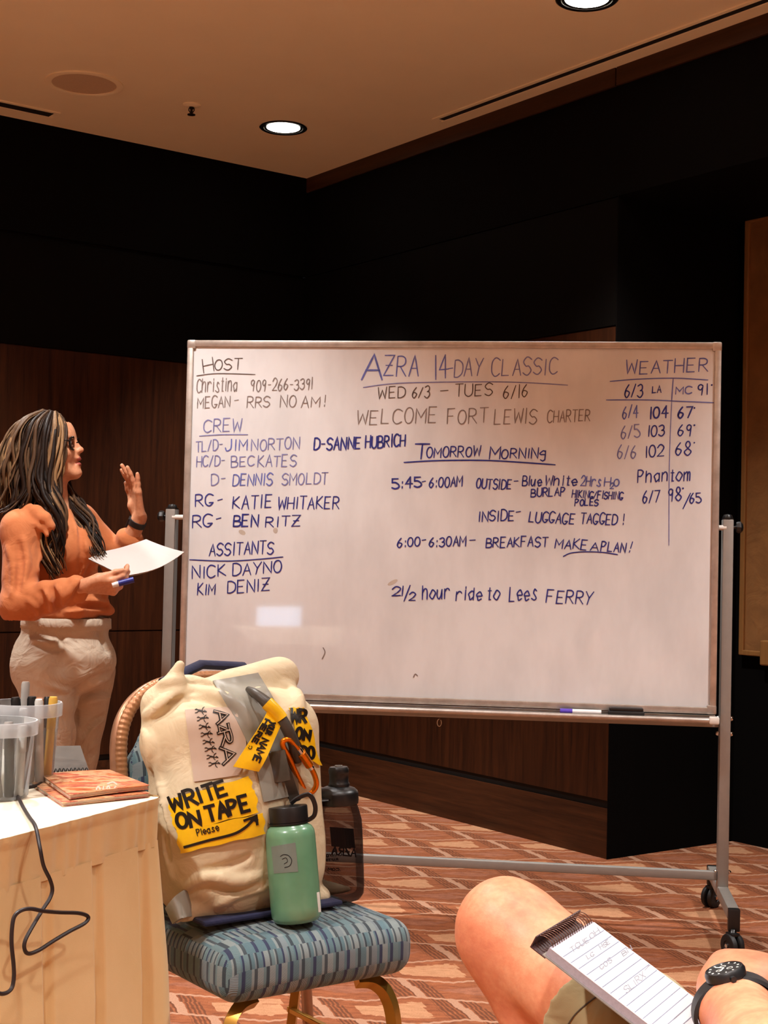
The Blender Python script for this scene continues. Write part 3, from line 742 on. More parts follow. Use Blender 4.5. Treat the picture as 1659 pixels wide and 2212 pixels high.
        return Vv, np.concatenate(Fs)
    def build(s, name, mat, parent=None, relax=1, **kw):
        v, f = s.mesh()
        for _ in range(relax):                       # light smoothing along the quad edges
            a = np.zeros_like(v); c = np.zeros(len(v))
            for k in range(4):
                np.add.at(a, f[:, k], v[f[:, (k + 1) % 4]]); np.add.at(a, f[:, k], v[f[:, (k - 1) % 4]]); np.add.at(c, f[:, k], 2)
            v = v * .5 + .5 * a / np.maximum(c, 1)[:, None]
        return mk(name, v, f, mat, parent, True, **kw)

def wrink(dirv, freq, amp, d2=(0, 0, 1), f2=14, ph=0.0, mask=None):
    """soft cloth ripples running across dirv"""
    a = np.array(dirv, float); a /= np.linalg.norm(a); b = np.array(d2, float)
    def fn(X, Y, Z):
        p = X * a[0] + Y * a[1] + Z * a[2]; q = X * b[0] + Y * b[1] + Z * b[2]
        w_ = np.sin(freq * p + 1.7 * np.sin(f2 * q + ph) + 1.1 * np.sin(f2 * .53 * (X + Y) + ph * 2.1)) * amp * (.6 + .4 * np.sin(f2 * .7 * q + 1.3 + ph))
        return w_ if mask is None else w_ * mask(X, Y, Z)
    return fn

def add_folds(f, ridges, grooves=(), flip=False):
    """raise ridges / press grooves along picture paths on the body built so far (world-space field)"""
    v0, q0 = f.mesh(); bv = BVHTree.FromPolygons([V(p_) for p_ in v0], q0.tolist())
    for lst, sub in ((ridges, False), (grooves, True)):
        for pts_, r_f in lst:
            Q = []
            for c_ in crom([(a, b_, 0) for a, b_ in pts_], 6):
                h = bv.ray_cast(EYE, ray(c_.x, c_.y))
                if h[0] is not None: Q.append(np.array(h[0] + ray(c_.x, c_.y) * (.004 if not sub else -.001)))
            for i in range(len(Q) - 1):
                if np.linalg.norm(Q[i + 1] - Q[i]) > .03: continue
                r_ = r_f * math.sin(math.pi * (i + .7) / (len(Q) + .4)) + .0006
                f.cap(Q[i], Q[i + 1], r_, None, .014, sub)

def bvh_of(o):
    bpy.context.view_layer.update()
    mw = o.matrix_world; me = o.data
    return BVHTree.FromPolygons([mw @ v.co for v in me.vertices], [tuple(p_.vertices) for p_ in me.polygons])
def surf_map(bv, soft=.006):
    """mapper from a picture point to the surface seen there, with its normal"""
    def f(px, py):
        d = ray(px, py); h = bv.ray_cast(EYE, d)
        if h[0] is None: return None
        n = h[1] if h[1].dot(d) < 0 else -h[1]
        return h[0], n
    return f
def patch(mb, quad, mapper, off=.0015, thick=.0012, nu=14, nv=8, edge=None):
    """a thin sheet stuck on a surface; quad = 4 picture corners (tl, tr, br, bl)"""
    q = [V((*c, 0)) for c in quad]; rows = []
    for j in range(nv + 1):
        rw = []
        for i in range(nu + 1):
            a, b = i / nu, j / nv
            p_ = (q[0].lerp(q[1], a)).lerp(q[3].lerp(q[2], a), b)
            if edge: p_ = p_ + V((*edge(a, b), 0))
            h = mapper(p_.x, p_.y); rw.append(h)
        rows.append(rw)
    # fill the misses from neighbours
    hit = [h for rw in rows for h in rw if h is not None]
    if not hit: return
    for rw in rows:
        for i in range(len(rw)):
            if rw[i] is None:
                c = [(abs(i - k), k) for k in range(len(rw)) if rw[k] is not None]
                rw[i] = rw[min(c)[1]] if c else hit[0]
    top = [[h[0] + h[1] * off for h in rw] for rw in rows]; bot = [[h[0] + h[1] * (off - thick) for h in rw] for rw in rows]
    vs = [v for rw in top for v in rw] + [v for rw in bot for v in rw]; n1 = nu + 1; N = n1 * (nv + 1); fs = []
    for j in range(nv):
        for i in range(nu):
            a = j * n1 + i; fs.append((a, a + n1, a + n1 + 1, a + 1)); fs.append((N + a, N + a + 1, N + a + n1 + 1, N + a + n1))
    ring = [i for i in range(n1)] + [j * n1 + nu for j in range(1, nv + 1)] + [nv * n1 + i for i in range(nu - 1, -1, -1)] + [j * n1 for j in range(nv - 1, 0, -1)]
    for k in range(len(ring)):
        a, b = ring[k], ring[(k + 1) % len(ring)]; fs.append((a, b, N + b, N + a))
    mb.add(vs, fs)
    return top

# ------------------------------------------------------------------ banquet chair
def mat_weave():
    t = NT('teal_chevron_upholstery'); uv = t.coord('UV'); mm = t.math
    sp = t.node('ShaderNodeSeparateXYZ'); t.link(uv, sp.inputs[0]); x, y = sp.outputs[0], sp.outputs[1]
    y = mm('ADD', y, mm('MULTIPLY', mm('SINE', mm('MULTIPLY', x, 9.0)), .004))
    band = mm('FLOOR', mm('DIVIDE', y, .036)); 
    xo = mm('ADD', x, mm('MULTIPLY', band, .0043))
    per = mm('ADD', .0125, mm('MULTIPLY', mm('GREATER_THAN', mm('FRACT', mm('MULTIPLY', band, .3334)), .6), -.0055))
    st = mm('FLOOR', mm('DIVIDE', xo, per))
    c = t.node('ShaderNodeCombineXYZ'); t.link(st, c.inputs[0]); t.link(band, c.inputs[1])
    wn = t.node('ShaderNodeTexWhiteNoise', noise_dimensions='2D'); t.link(c.outputs[0], wn.inputs['Vector'])
    light = t.ramp(wn.outputs['Value'], [(0, lin((96, 120, 124))), (.25, lin((112, 124, 128))), (.5, lin((82, 110, 118))), (.75, lin((124, 136, 136))), (1, lin((90, 114, 120)))], 'CONSTANT')
    dark = t.ramp(wn.outputs['Value'], [(0, lin((44, 56, 64))), (.5, lin((40, 48, 76))), (.75, lin((58, 68, 74)))], 'CONSTANT')
    odd = mm('GREATER_THAN', mm('FRACT', mm('MULTIPLY', st, .5)), .25)
    thinm = mm('LESS_THAN', mm('FRACT', mm('DIVIDE', xo, per)), .55)
    colr = t.mix(mm('MULTIPLY', odd, thinm), light, dark)
    # herringbone thread
    dirs = mm('SUBTRACT', mm('MULTIPLY', odd, 2.0), 1.0)
    th = mm('SINE', mm('ADD', mm('MULTIPLY', y, 2300.0), mm('MULTIPLY', mm('MULTIPLY', x, 1500.0), dirs)))
    colr = t.mix(mm('MULTIPLY', mm('GREATER_THAN', th, .55), .22), colr, lin((24, 34, 46)))
    t.set(color=colr, rough=.72, spec=.35, sheen=.15, normal=t.bump(th, .25, .0015)); return t.m
M['weave'] = mat_weave()
M['gold'] = simple('gold_metal', (196, 152, 70), .3, metal=.85, var=.06)
M['gold_rope'] = simple('gold_rope_frame', (168, 118, 80), .42, metal=.4, var=.12)
def boxuv(o, sx=1.0):
    me = o.data; uv = me.uv_layers.new(name='UVMap')
    for p_ in me.polygons:
        n = p_.normal
        for li in p_.loop_indices:
            c = me.vertices[me.loops[li].vertex_index].co
            if abs(n.x) > .75: q = (c.y + .31, c.z)
            else: q = (c.x, c.z - c.y * (1 if n.y > -.5 else 0))
            uv.data[li].uv = (q[0] + 2.0, q[1] + 2.0)
SEAT_W, SEAT_D, SEAT_Z0, SEAT_Z1 = .425, .43, .378, .492
CH_A = math.atan2(.588, .809)
def make_chair(label, loc, rz):
    ch = thing('banquet_chair', label, 'chair', (0, 0, 0), 0)
    f = Field((-.25, -.27, SEAT_Z0 - .02), (.25, .27, SEAT_Z1 + .02), .006)
    f.rbox((0, 0, (SEAT_Z0 + SEAT_Z1) / 2 - .004), (SEAT_W / 2, SEAT_D / 2, (SEAT_Z1 - SEAT_Z0) / 2 - .004), .042, .005)
    f.warp(lambda X, Y, Z: -.012 * np.clip(1 - (X / .19) ** 2, 0, 1) * np.clip(1 - (Y / .2) ** 2, 0, 1) * np.clip((Z - .43) / .05, 0, 1))
    seat = f.build('seat', M['weave'], ch, 2); boxuv(seat)
    # piping round the top edge
    pts = []
    for (cx, cy, a0) in ((1, 1, 0), (-1, 1, 90), (-1, -1, 180), (1, -1, 270)):
        for k in range(6):
            a = math.radians(a0 + k * 18); pts.append((cx * (SEAT_W / 2 - .045) + .0445 * math.cos(a), cy * (SEAT_D / 2 - .045) + .0445 * math.sin(a), SEAT_Z1 - .032))
    # back: arched upholstered pad inside a rope-patterned gold frame, leaning back
    th = math.radians(9); Bm = Matrix.Rotation(th, 3, 'X'); base = V((0, -SEAT_D / 2 + .015, .40))
    bk = lambda x, y, z: base + Bm @ V((x, y, z))
    hw, hs, hr = .212, .36, .165                      # half width, height of the straight part, arch height
    def arch(w_, r_, n=20, z0=.06):
        o_ = [(-w_, z0)] + [(-w_, z0 + (hs - z0) * i / 6) for i in range(1, 6)]
        o_ += [(-w_ * math.copysign(abs(math.cos(a)) ** .72, math.cos(a)), hs + r_ * abs(math.sin(a)) ** .8) for a in [math.pi * i / n for i in range(n + 1)]]
        return o_ + [(w_, z0 + (hs - z0) * i / 6) for i in range(5, 0, -1)] + [(w_, z0)]
    pts = crom([bk(x, 0, z) for x, z in arch(hw, hr, z0=-.36)], 4)
    b = MB(); b.tube(pts, .0125, 12, flat=.95); M['rose_gold'] = simple('rose_gold_frame', (182, 136, 106), .36, metal=.6); fr_ = b.build('back_frame', M['rose_gold'], ch, True)
    b = MB(); cen = crom([bk(x * .965, .010, z) for x, z in arch(hw, hr, z0=.02)], 20); tw = []
    L = 0
    rs = []
    for i, p_ in enumerate(cen):
        if i: L += (p_ - cen[i - 1]).length
        rs.append(.0128 + .0005 * math.sin(L * 2 * math.pi / .0105))
    b.tube(cen, rs, 12); b.build('rope_moulding', M['gold_rope'], fr_, True)
    f = Field((-.24, -.05, -.02), (.24, .07, .56), .006)
    f.rbox((0, .004, .2), (hw - .028, .022, .17), .02, .02)
    f.ell((0, .004, hs - .03), (hw - .03, .03, hr + .005), .03)
    f.D = np.maximum(f.D, -1)
    pad = f.build('backrest', M['weave'], ch, 1)
    pad.data.transform(Matrix.Translation(base) @ Bm.to_4x4()); pad.data.update(); boxuv(pad)
    f = Field((-.24, -.05, -.02), (.24, .03, .56), .008)
    # legs: square gold tube, the front pair bending out from under the seat
    for sx in (-1, 1):
        b = MB()
        q = crom([(sx * .115, .145, SEAT_Z0 - .012), (sx * .15, .152, SEAT_Z0 - .018), (sx * .176, .162, SEAT_Z0 - .045), (sx * .188, .172, SEAT_Z0 - .10), (sx * .196, .182, .14), (sx * .203, .19, .004)], 6)
        b.tube(q, .0155, 4, up=(0, 1, 0)); b.build('leg', M['gold'], ch, True, angle=30)
        b = MB(); b.tube(crom([bk(sx * hw, -.002, -.04), (sx * .205, -.20, .28), (sx * .208, -.235, .12), (sx * .212, -.275, .004)], 5), .0135, 4, up=(0, 1, 0)); b.build('leg', M['gold'], ch, True, angle=30)
    b = MB(); b.box((0, 0, SEAT_Z0 + .002), (SEAT_W - .12, SEAT_D - .12, .012), .003); b.build('seat_pan', M['black_plastic'], ch)
    b = MB(); b.bar((-.195, .16, .20), (-.2, -.225, .20), .012, .012); b.bar((.195, .16, .20), (.2, -.225, .20), .012, .012); b.bar((-.2, -.03, .20), (.2, -.03, .20), .012, .012); b.build('stretcher', M['gold'], ch)
    ch.location = loc; ch.rotation_euler = (0, 0, rz); return ch
cf = V((-.085, 2.69, 0)); nF = V((math.sin(CH_A), -math.cos(CH_A), 0))
CHC = cf - nF * SEAT_D / 2
chair = make_chair('teal woven banquet chair with gold legs holding the canvas bag and two bottles', CHC, CH_A + math.pi)
bpy.context.view_layer.update()
XL = V((math.cos(CH_A), math.sin(CH_A), 0))        # to the right along the front edge
def chp(x, y, z): return CHC + XL * x + nF * y + V((0, 0, z))     # x right, y to the front
CM = Matrix((XL, -nF, V((0, 0, 1)))).transposed()
SEAT_TOP = .498
# ------------------------------------------------------------------ canvas dry bag on the chair
t = NT('cream_canvas'); co = t.coord(); 
f1 = t.noise(co, 7, 4); f2 = t.noise(t.mapping(co, (1, 1, 2.5)), 16, 5, .7)
c = t.ramp(f1, [(.3, lin((200, 182, 148))), (.7, lin((214, 198, 166)))])
c = t.mix(t.ramp(f2, [(.62, (0, 0, 0)), (.8, (.4,) * 3)]), c, lin((150, 132, 104)))
t.set(color=c, rough=.62, spec=.3, normal=t.bump(t.noise(co, 22, 3, .5, dist=1.0), .35, .012, t.bump(t.noise(co, 900, 1), .1, .001)))
M['canvas'] = t.m
M['vinyl_grey'] = simple('grey_vinyl', (142, 138, 126), .42, var=.06, bump=.12, bscale=40, bdist=.006)
M['sticker'] = simple('cream_sticker', (188, 166, 148), .5, var=.03)
M['tape'] = simple('yellow_tape', (240, 190, 22), .34, var=.08, scale=40, bump=.2, bscale=60, bdist=.003)
M['marker_ink'] = simple('black_marker_ink', (22, 17, 12), .4)
M['navy'] = mat_fabric('navy_webbing', (26, 28, 52), (38, 40, 70))
M['strap'] = simple('grey_rubber_strap', (66, 60, 52), .45, var=.2)
M['clear_vinyl'] = simple('smoky_buckle', (70, 66, 58), .25, var=.3, scale=25)
M['orange_metal'] = simple('orange_anodised', (226, 126, 18), .26, metal=.75, var=.12)

bag = thing('dry_bag', 'cream canvas dry bag with yellow tape leaning on the chair back', 'bag', chp(-.06, -.04, SEAT_TOP))
BX, BY = -.056, -.035
tilt = Matrix.Rotation(math.radians(-8), 3, 'X')
LM = (Matrix.Rotation(math.radians(8), 3, 'X'))
f = Field((-.31, -.22, -.02), (.2, .16, .52), .0042)
Rt = [[1, 0, 0], [0, math.cos(.13), -math.sin(.13)], [0, math.sin(.13), math.cos(.13)]]
f.rbox((BX, BY - .0, .20), (.166, .112, .215), .085, .03, np.array(Rt))
f.ell((BX - .05, BY + .03, .17), (.13, .105, .16), .05)            # belly
f.ell((BX + .03, BY - .01, .10), (.15, .11, .13), .05)
f.ell((BX - .135, BY - .02, .325), (.06, .07, .06), .04)           # bulge by the upper corner
f.cap((BX - .15, BY - .03, .40), (BX - .125, BY - .015, .468), .022, .012, .03)   # gathered corner of the mouth
f.cap((BX - .15, BY - .055, .385), (BX + .12, BY - .06, .432), .03, .034, .04)    # rolled top
f.cap((BX + .0, BY - .03, .43), (BX + .13, BY - .045, .438), .028, .03, .03)
f.cap((BX - .13, BY + .03, .36), (BX + .02, BY + .045, .405), .016, .018, .03)     # fold below the mouth
f.cap((BX - .12, BY + .065, .31), (BX + .0, BY + .065, .36), .010, .012, .03)
# seam corners at the foot
f.cap((BX - .12, BY + .06, .025), (BX - .185, BY + .112, .012), .020, .005, .02)
f.cap((BX + .13, BY + .03, .02), (BX + .232, BY + .06, .012), .03, .004, .02)
f.cap((BX - .15, BY + .085, .014), (BX + .15, BY + .085, .014), .016, .016, .02)
f.warp(lambda X, Y, Z: .0 * X + (Z < .004) * .02)
f.warp(wrink((.5, .2, 1), 46, .0022, (1, .3, 0), 13, .4, lambda X, Y, Z: np.clip((.16 - Z) / .12, 0, 1)))
f.warp(wrink((-.35, .1, 1), 38, .0034, (1, .5, .2), 11, 1.3, lambda X, Y, Z: np.clip((Z - .26) / .1, 0, 1)))
f.warp(wrink((1, .2, .35), 30, .0018, (0, .3, 1), 9, 2.1))
v0_, f0_ = f.mesh()
def tow(v): return np.array(CHC)[None] + v[:, :1] * np.array(XL) + v[:, 1:2] * np.array(nF) + np.array([[0, 0, SEAT_TOP]]) + v[:, 2:] * np.array([[0, 0, 1.0]])
bv0 = BVHTree.FromPolygons([V(p_) for p_ in tow(v0_)], f0_.tolist())
def bl(px, py, d=0.0):
    h = bv0.ray_cast(EYE, ray(px, py))
    if h[0] is None: return None
    q = h[0] - CHC + ray(px, py) * d; return np.array((q.dot(XL), q.dot(nF), h[0].z - SEAT_TOP))
FOLDS = [([(352, 1506), (400, 1494), (460, 1500), (515, 1528), (540, 1575)], .009, .008), ([(312, 1548), (345, 1530), (372, 1508), (392, 1490)], .010, .009), ([(345, 1478), (400, 1471), (452, 1478)], .008, .008),
         ([(318, 1580), (340, 1640), (352, 1720), (362, 1830), (372, 1900)], .007, .006), ([(398, 1918), (450, 1893), (505, 1905), (560, 1890)], .010, .008), ([(470, 1955), (520, 1925), (575, 1915)], .007, .006), ([(300, 1570), (325, 1600), (330, 1660)], .010, .008), ([(610, 1480), (640, 1500), (648, 1540)], .009, .008)]
for pts_, r_f, k_f in FOLDS:
    Q = [bl(x, y, .003) for x, y in [(v_.x, v_.y) for v_ in crom([(a, c_, 0) for a, c_ in pts_], 5)]]; Q = [q for q in Q if q is not None]
    for i in range(len(Q) - 1): f.cap(Q[i], Q[i + 1], r_f * math.sin(math.pi * (i + .8) / (len(Q) + .6)) + .001, r_f * math.sin(math.pi * (i + 1.8) / (len(Q) + .6)) + .001, .012)
GROOVES = [([(352, 1518), (410, 1508), (465, 1516), (512, 1545)], .006), ([(330, 1556), (362, 1534), (385, 1512)], .006), ([(405, 1932), (450, 1912), (510, 1922), (560, 1912)], .007), ([(346, 1700), (354, 1780), (366, 1860)], .005), ([(430, 1880), (500, 1868), (540, 1850)], .005)]
for pts_, r_f in GROOVES:
    Q = [bl(x, y, -.001) for x, y in [(v_.x, v_.y) for v_ in crom([(a, c_, 0) for a, c_ in pts_], 5)]]; Q = [q for q in Q if q is not None]
    for i in range(len(Q) - 1): f.cap(Q[i], Q[i + 1], r_f * math.sin(math.pi * (i + .8) / (len(Q) + .6)) + .0005, None, .008, True)
v, fc = f.mesh()
vw = np.array(CHC)[None] + v[:, :1] * np.array(XL) + v[:, 1:2] * np.array(nF) + np.array([[0, 0, SEAT_TOP]]) + v[:, 2:] * np.array([[0, 0, 1.0]])
fc = fc[:, ::-1]
sack = mk('sack', vw, fc, M['canvas'], bag, True, world=True)
bbv = bvh_of(sack); bmap2 = surf_map(bbv)
# smoother mapping for the tapes: average a few neighbouring normals
def bagm(px, py):
    h = bmap2(px, py)
    if h is None: return None
    n = V(h[1]) * 2
    for dx, dy in ((-9, 0), (9, 0), (0, -9), (0, 9)):
        g = bmap2(px + dx, py + dy)
        if g is not None: n += g[1]
    return h[0], n.normalized()
def decal(name, quad, mat, parent, off=.003, nu=16, nv=10, edge=None, mapper=None):
    b = MB(); patch(b, quad, mapper or bagm, off, .0022, nu, nv, edge); return b.build(name, mat, parent, True, True, angle=60)
def writing(name, items, wd, mat, parent, mapper, off, jit=.05, gap=.28):
    b = MB()
    for (tx, x0, y0, x1, y1, h, *ax) in items:
        for st in text_strokes(tx, x0, y0, x1, y1, h, 0.0, jit, gap, ax[0] if ax else None): ribbon(b, st, wd, mapper, off, .001, False)
    return b.build(name, mat, parent, False, True)
decal('reinforcement_patch', [(459, 1473), (556, 1455), (644, 1716), (568, 1733)], M['vinyl_grey'], bag, .0035, 20, 24, lambda a, b_: ((-10 * math.sin(math.pi * b_) if a > .5 else 18 * math.sin(math.pi * b_)) * (2 * abs(a - .5)) * (1 if a < .5 else -2.2), 0))
st = decal('sticker', [(400, 1535), (505, 1527), (516, 1675), (420, 1689)], M['sticker'], bag, .003, 14, 14, lambda a, b_: (24 * a * math.sin(math.pi * b_) * .8, 0))
# outlined word running down the sticker, and a row of little figures beside it
b = MB()
LOGO = [((462, 1539), (468, 1565), 25, 'A'), ((471, 1569), (474, 1583), 20, 'z'), ((470, 1584), (478, 1612), 25, 'R'), ((474, 1616), (481, 1652), 27, 'A')]
for (p0, p1, h, ch_) in LOGO:
    for s_ in text_strokes(ch_, p0[0], p0[1], p1[0], p1[1], h, 0, 0): 
        ribbon(b, s_, 7.0, bagm, .0042, .001, False)
o = b.build('logo_lettering', M['marker_ink'], st, False, True)
b = MB()
for (p0, p1, h, ch_) in LOGO:
    for s_ in text_strokes(ch_, p0[0], p0[1], p1[0], p1[1], h, 0, 0): ribbon(b, s_, 1.8, bagm, .0056, .001, False)
b.build('logo_inline', M['sticker'], o, False, True)
fg = MB()
for k in range(8):
    x, y = 433 + k * 4.1, 1537 + k * 16.2; s_ = 1.0 - .03 * k; bend = (-1) ** k * 1.5
    ribbon(fg, [(x - 3 * s_, y), (x + 4 * s_, y + bend)], 5 * s_, bagm, .0042, .001)
    ribbon(fg, [(x + 5, y + bend), (x + 9, y + bend + 1)], 1.6, bagm, .0042, .001); ribbon(fg, [(x + 9, y + bend - 1), (x + 12, y + bend + 1)], 3.2, bagm, .0042, .001)
    ribbon(fg, [(x + 3, y), (x + 5, y - 5), (x + 8, y - 7)], 1.5, bagm, .0042, .001); ribbon(fg, [(x + 3, y), (x + 4, y + 5), (x + 7, y + 8)], 1.5, bagm, .0042, .001)
    ribbon(fg, [(x - 3, y), (x - 8, y - 3), (x - 11, y - 2)], 1.6, bagm, .0042, .001); ribbon(fg, [(x - 3, y), (x - 7, y + 4), (x - 11, y + 5)], 1.6, bagm, .0042, .001)
fg.build('figure_row', M['marker_ink'], st, False, True)
# tapes
jg = lambda a, b_: (2.5 * math.sin(9 * b_ + 4 * a), 1.2 * math.sin(17 * a))
tp = [decal('tape_strip', [(364, 1727), (536, 1678), (546, 1710), (372, 1763)], M['tape'], bag, .0046, 20, 8, jg),
      decal('tape_strip', [(371, 1760), (549, 1709), (554, 1756), (384, 1797)], M['tape'], bag, .0058, 20, 8, jg),
      decal('tape_strip', [(384, 1794), (565, 1757), (568, 1801), (392, 1842)], M['tape'], bag, .0068, 20, 8, jg)]
def fatwrite(items, wd, parent, off): return writing('marker_lettering', items, wd, M['marker_ink'], parent, bagm, off, .06)
fatwrite([('WRITE', 377, 1752, 491, 1714, 32)], 7.0, tp[0], .006)
fatwrite([('ON', 388, 1790, 434, 1780, 29), ('TAPE', 449, 1773, 538, 1749, 31)], 7.2, tp[1], .0072)
fatwrite([('Please', 428, 1804, 473, 1793, 13)], 1.9, tp[2], .0080)
b = MB()
ribbon(b, [(v_.x, v_.y) for v_ in crom([(402, 1828, 0), (450, 1814, 0), (500, 1801, 0), (524, 1788, 0), (540, 1773, 0), (548, 1763, 0)], 5)], 5.6, bagm, .0080, .001, False)
ribbon(b, [(524, 1772), (549, 1762), (551, 1780)], 5.2, bagm, .0082, .001, False); ribbon(b, [(538, 1768), (550, 1772)], 7, bagm, .0082, .001, False)
b.build('drawn_arrow', M['marker_ink'], tp[2], False, True)
tr_ = decal('tape_strip', [(622, 1531), (655, 1530), (690, 1655), (655, 1632)], M['tape'], bag, .005, 8, 18, jg)
fatwrite([('WR', 626, 1561, 656, 1563, 28), ('ON', 636, 1597, 664, 1600, 22), ('DO', 648, 1638, 674, 1637, 24)], 6.0, tr_, .0064)
# grey corner patch at the foot
vs, fs = [], []; g0 = bl(420, 1945)
dc = 2.655
for j in range(9):
    for i in range(9):
        a_, c_ = i / 8, j / 8
        l_ = V((356 + 16 * c_, 1962 + 34 * c_, 0)); r_ = V((398 + 22 * c_ - 8 * c_ * c_, 1922 + 58 * c_, 0)); p_ = l_.lerp(r_, a_)
        vs.append(at(p_.x, p_.y - 5 * math.sin(math.pi * a_), dc + .035 * a_ - .030 * math.sin(math.pi * a_) * (.5 + .5 * c_)))
N_ = len(vs); vs += [v_ + V((.004, .006, -.001)) for v_ in vs]
for j in range(8):
    for i in range(8):
        a_ = j * 9 + i; fs += [(a_, a_ + 9, a_ + 10, a_ + 1), (N_ + a_, N_ + a_ + 1, N_ + a_ + 10, N_ + a_ + 9)]
ring = list(range(9)) + [j * 9 + 8 for j in range(1, 9)] + [72 + i for i in range(7, -1, -1)] + [j * 9 for j in range(7, 0, -1)]
for k in range(len(ring)): fs.append((ring[k], ring[(k + 1) % len(ring)], N_ + ring[(k + 1) % len(ring)], N_ + ring[k]))
mk('corner_patch', vs, fs, M['vinyl_grey'], bag, True, world=True, angle=60)
# flag of folded tape on the handle
def lift(px, py, d): 
    h = bagm(px, py); 
    return (h[0] - ray(px, py) * d + h[1] * .002) if h else at(px, py, 2.86)
hp = [lift(536, 1491, .004), lift(552, 1500, .022), lift(575, 1519, .034), lift(600, 1545, .036), lift(618, 1573, .036), lift(632, 1603, .030), lift(636, 1622, .02), lift(642, 1640, .006)]
b = MB(); b.tube(crom(hp, 6), [.006 + .0055 * min(1, i / 12) for i in range(43)], 14); hd = b.build('carry_handle', M['strap'], bag, True, True)
b = MB(); cp = crom(hp, 6); b.tube(cp[12:21], .0135, 16); sl = b.build('tape_wrap', M['tape'], hd, True, True)
q0, q1, q2, q3 = lift(577, 1536, .030), lift(604, 1568, .034), lift(557, 1668, .014), lift(502, 1657, .012)
b = MB(); vs, fs = [], []; nu, nv = 6, 12
nrm = (q1 - q0).cross(q3 - q0).normalized(); nrm = nrm if nrm.y < 0 else -nrm
for j in range(nv + 1):
    for i in range(nu + 1):
        a, c_ = i / nu, j / nv
        p_ = q0.lerp(q1, a).lerp(q3.lerp(q2, a), c_) + nrm * (.010 * math.sin(c_ * 3.1) + .003 * math.sin(7 * c_ + 2 * a))
        vs.append(p_)
n1 = (nu + 1) * (nv + 1); vs += [p_ - nrm * .0014 for p_ in vs]
for j in range(nv):
    for i in range(nu):
        a = j * (nu + 1) + i; fs += [(a, a + 1, a + nu + 2, a + nu + 1), (n1 + a, n1 + a + nu + 1, n1 + a + nu + 2, n1 + a + 1)]
ring = list(range(nu + 1)) + [j * (nu + 1) + nu for j in range(1, nv + 1)] + [nv * (nu + 1) + i for i in range(nu - 1, -1, -1)] + [j * (nu + 1) for j in range(nv - 1, 0, -1)]
for k in range(len(ring)): fs.append((ring[k], n1 + ring[k], n1 + ring[(k + 1) % len(ring)], ring[(k + 1) % len(ring)]))
b.add(vs, fs); flag = b.build('tape_flag', M['tape'], hd, True, True, angle=60)
fmap = surf_map(bvh_of(flag))
writing('marker_lettering', [('YOUR', 584, 1558, 573, 1584, 12, (.9, .38)), ('NAME', 566, 1594, 545, 1643, 15, (.9, .38)), ('HERE', 573, 1553, 543, 1604, 10, (.9, .4))], 3.6, M['marker_ink'], flag, fmap, .0012, .03)
b = MB(); ribbon(b, [(540 + 4 * math.cos(a), 1614 + 4 * math.sin(a)) for a in [i * math.pi / 6 for i in range(0, 7)]], 1.4, fmap, .0012, .0008); ribbon(b, [(538, 1611), (539, 1612)], 1.6, fmap, .0012, .0008); ribbon(b, [(543, 1612), (544, 1613)], 1.6, fmap, .0012, .0008); b.build('drawn_smile', M['marker_ink'], flag, False, True)
# buckle strap hanging by the handle
sp0, sp1 = lift(600, 1625, .012), lift(637, 1732, .012)
b = MB(); b.bar(sp0, sp1, .022, .003, up=(0, -1, 0)); b.build('webbing_strap', M['strap'], bag, True, True)
b = MB(); b.bar(lift(596, 1622, .014), lift(608, 1690, .014), .034, .008, up=(0, -1, 0), bev=.003); b.build('buckle', M['clear_vinyl'], bag, True, True)
# navy strap folded over the mouth and navy hem under the bag
b = MB(); b.tube([chp(BX - .13, BY - .075, SEAT_TOP + .43), chp(BX - .04, BY - .085, SEAT_TOP + .462), chp(BX + .06, BY - .09, SEAT_TOP + .455)], .016, 10, flat=.6); b.build('closure_strap', M['navy'], bag, True, True)
b = MB(); b.bar(chp(BX - .145, .083, SEAT_TOP + .007), chp(BX + .17, .07, SEAT_TOP + .006), .05, .010, up=(0, 0, 1), bev=.004); b.build('base_hem', M['navy'], bag, True, True)

# carabiner clipping the handle to the bottle loop (hangs from both)
P0, P1 = lift(612, 1600, .034), at(668, 1708, 2.835)
cb = thing('carabiner', 'orange screw-lock carabiner hooking the grey bottle to the bag handle', 'carabiner', P1)
ax_ = (P1 - P0); Lc = ax_.length; ax_.normalize(); sd_ = V((1, .25, .25)); sd_ = (sd_ - ax_ * sd_.dot(ax_)).normalized()
def cpt(u_, w_): return P0 + ax_ * (u_ * Lc) + sd_ * (w_ * .72)
sh = crom([cpt(0, .0), cpt(.02, .012), cpt(.10, .019), cpt(.35, .026), cpt(.7, .032), cpt(.93, .027), cpt(1.03, .012), cpt(1.03, -.002), cpt(.93, -.010), cpt(.6, -.010), cpt(.25, -.008), cpt(.06, -.008)], 6, True)
b = MB(); b.tube(sh, .0056, 10, closed=True); body_ = b.build('body', M['orange_metal'], cb, True, True)
b = MB(); b.tube([cpt(.34, .026), cpt(.60, .031)], .0088, 14); b.build('locking_sleeve', M['orange_metal'], cb, True, True)
b = MB(); b.tube([cpt(.60, .031), cpt(.66, .032)], .0066, 12); b.tube([cpt(.24, .024), cpt(.34, .026)], .0060, 12); b.build('gate', M['chrome'], cb, True, True)

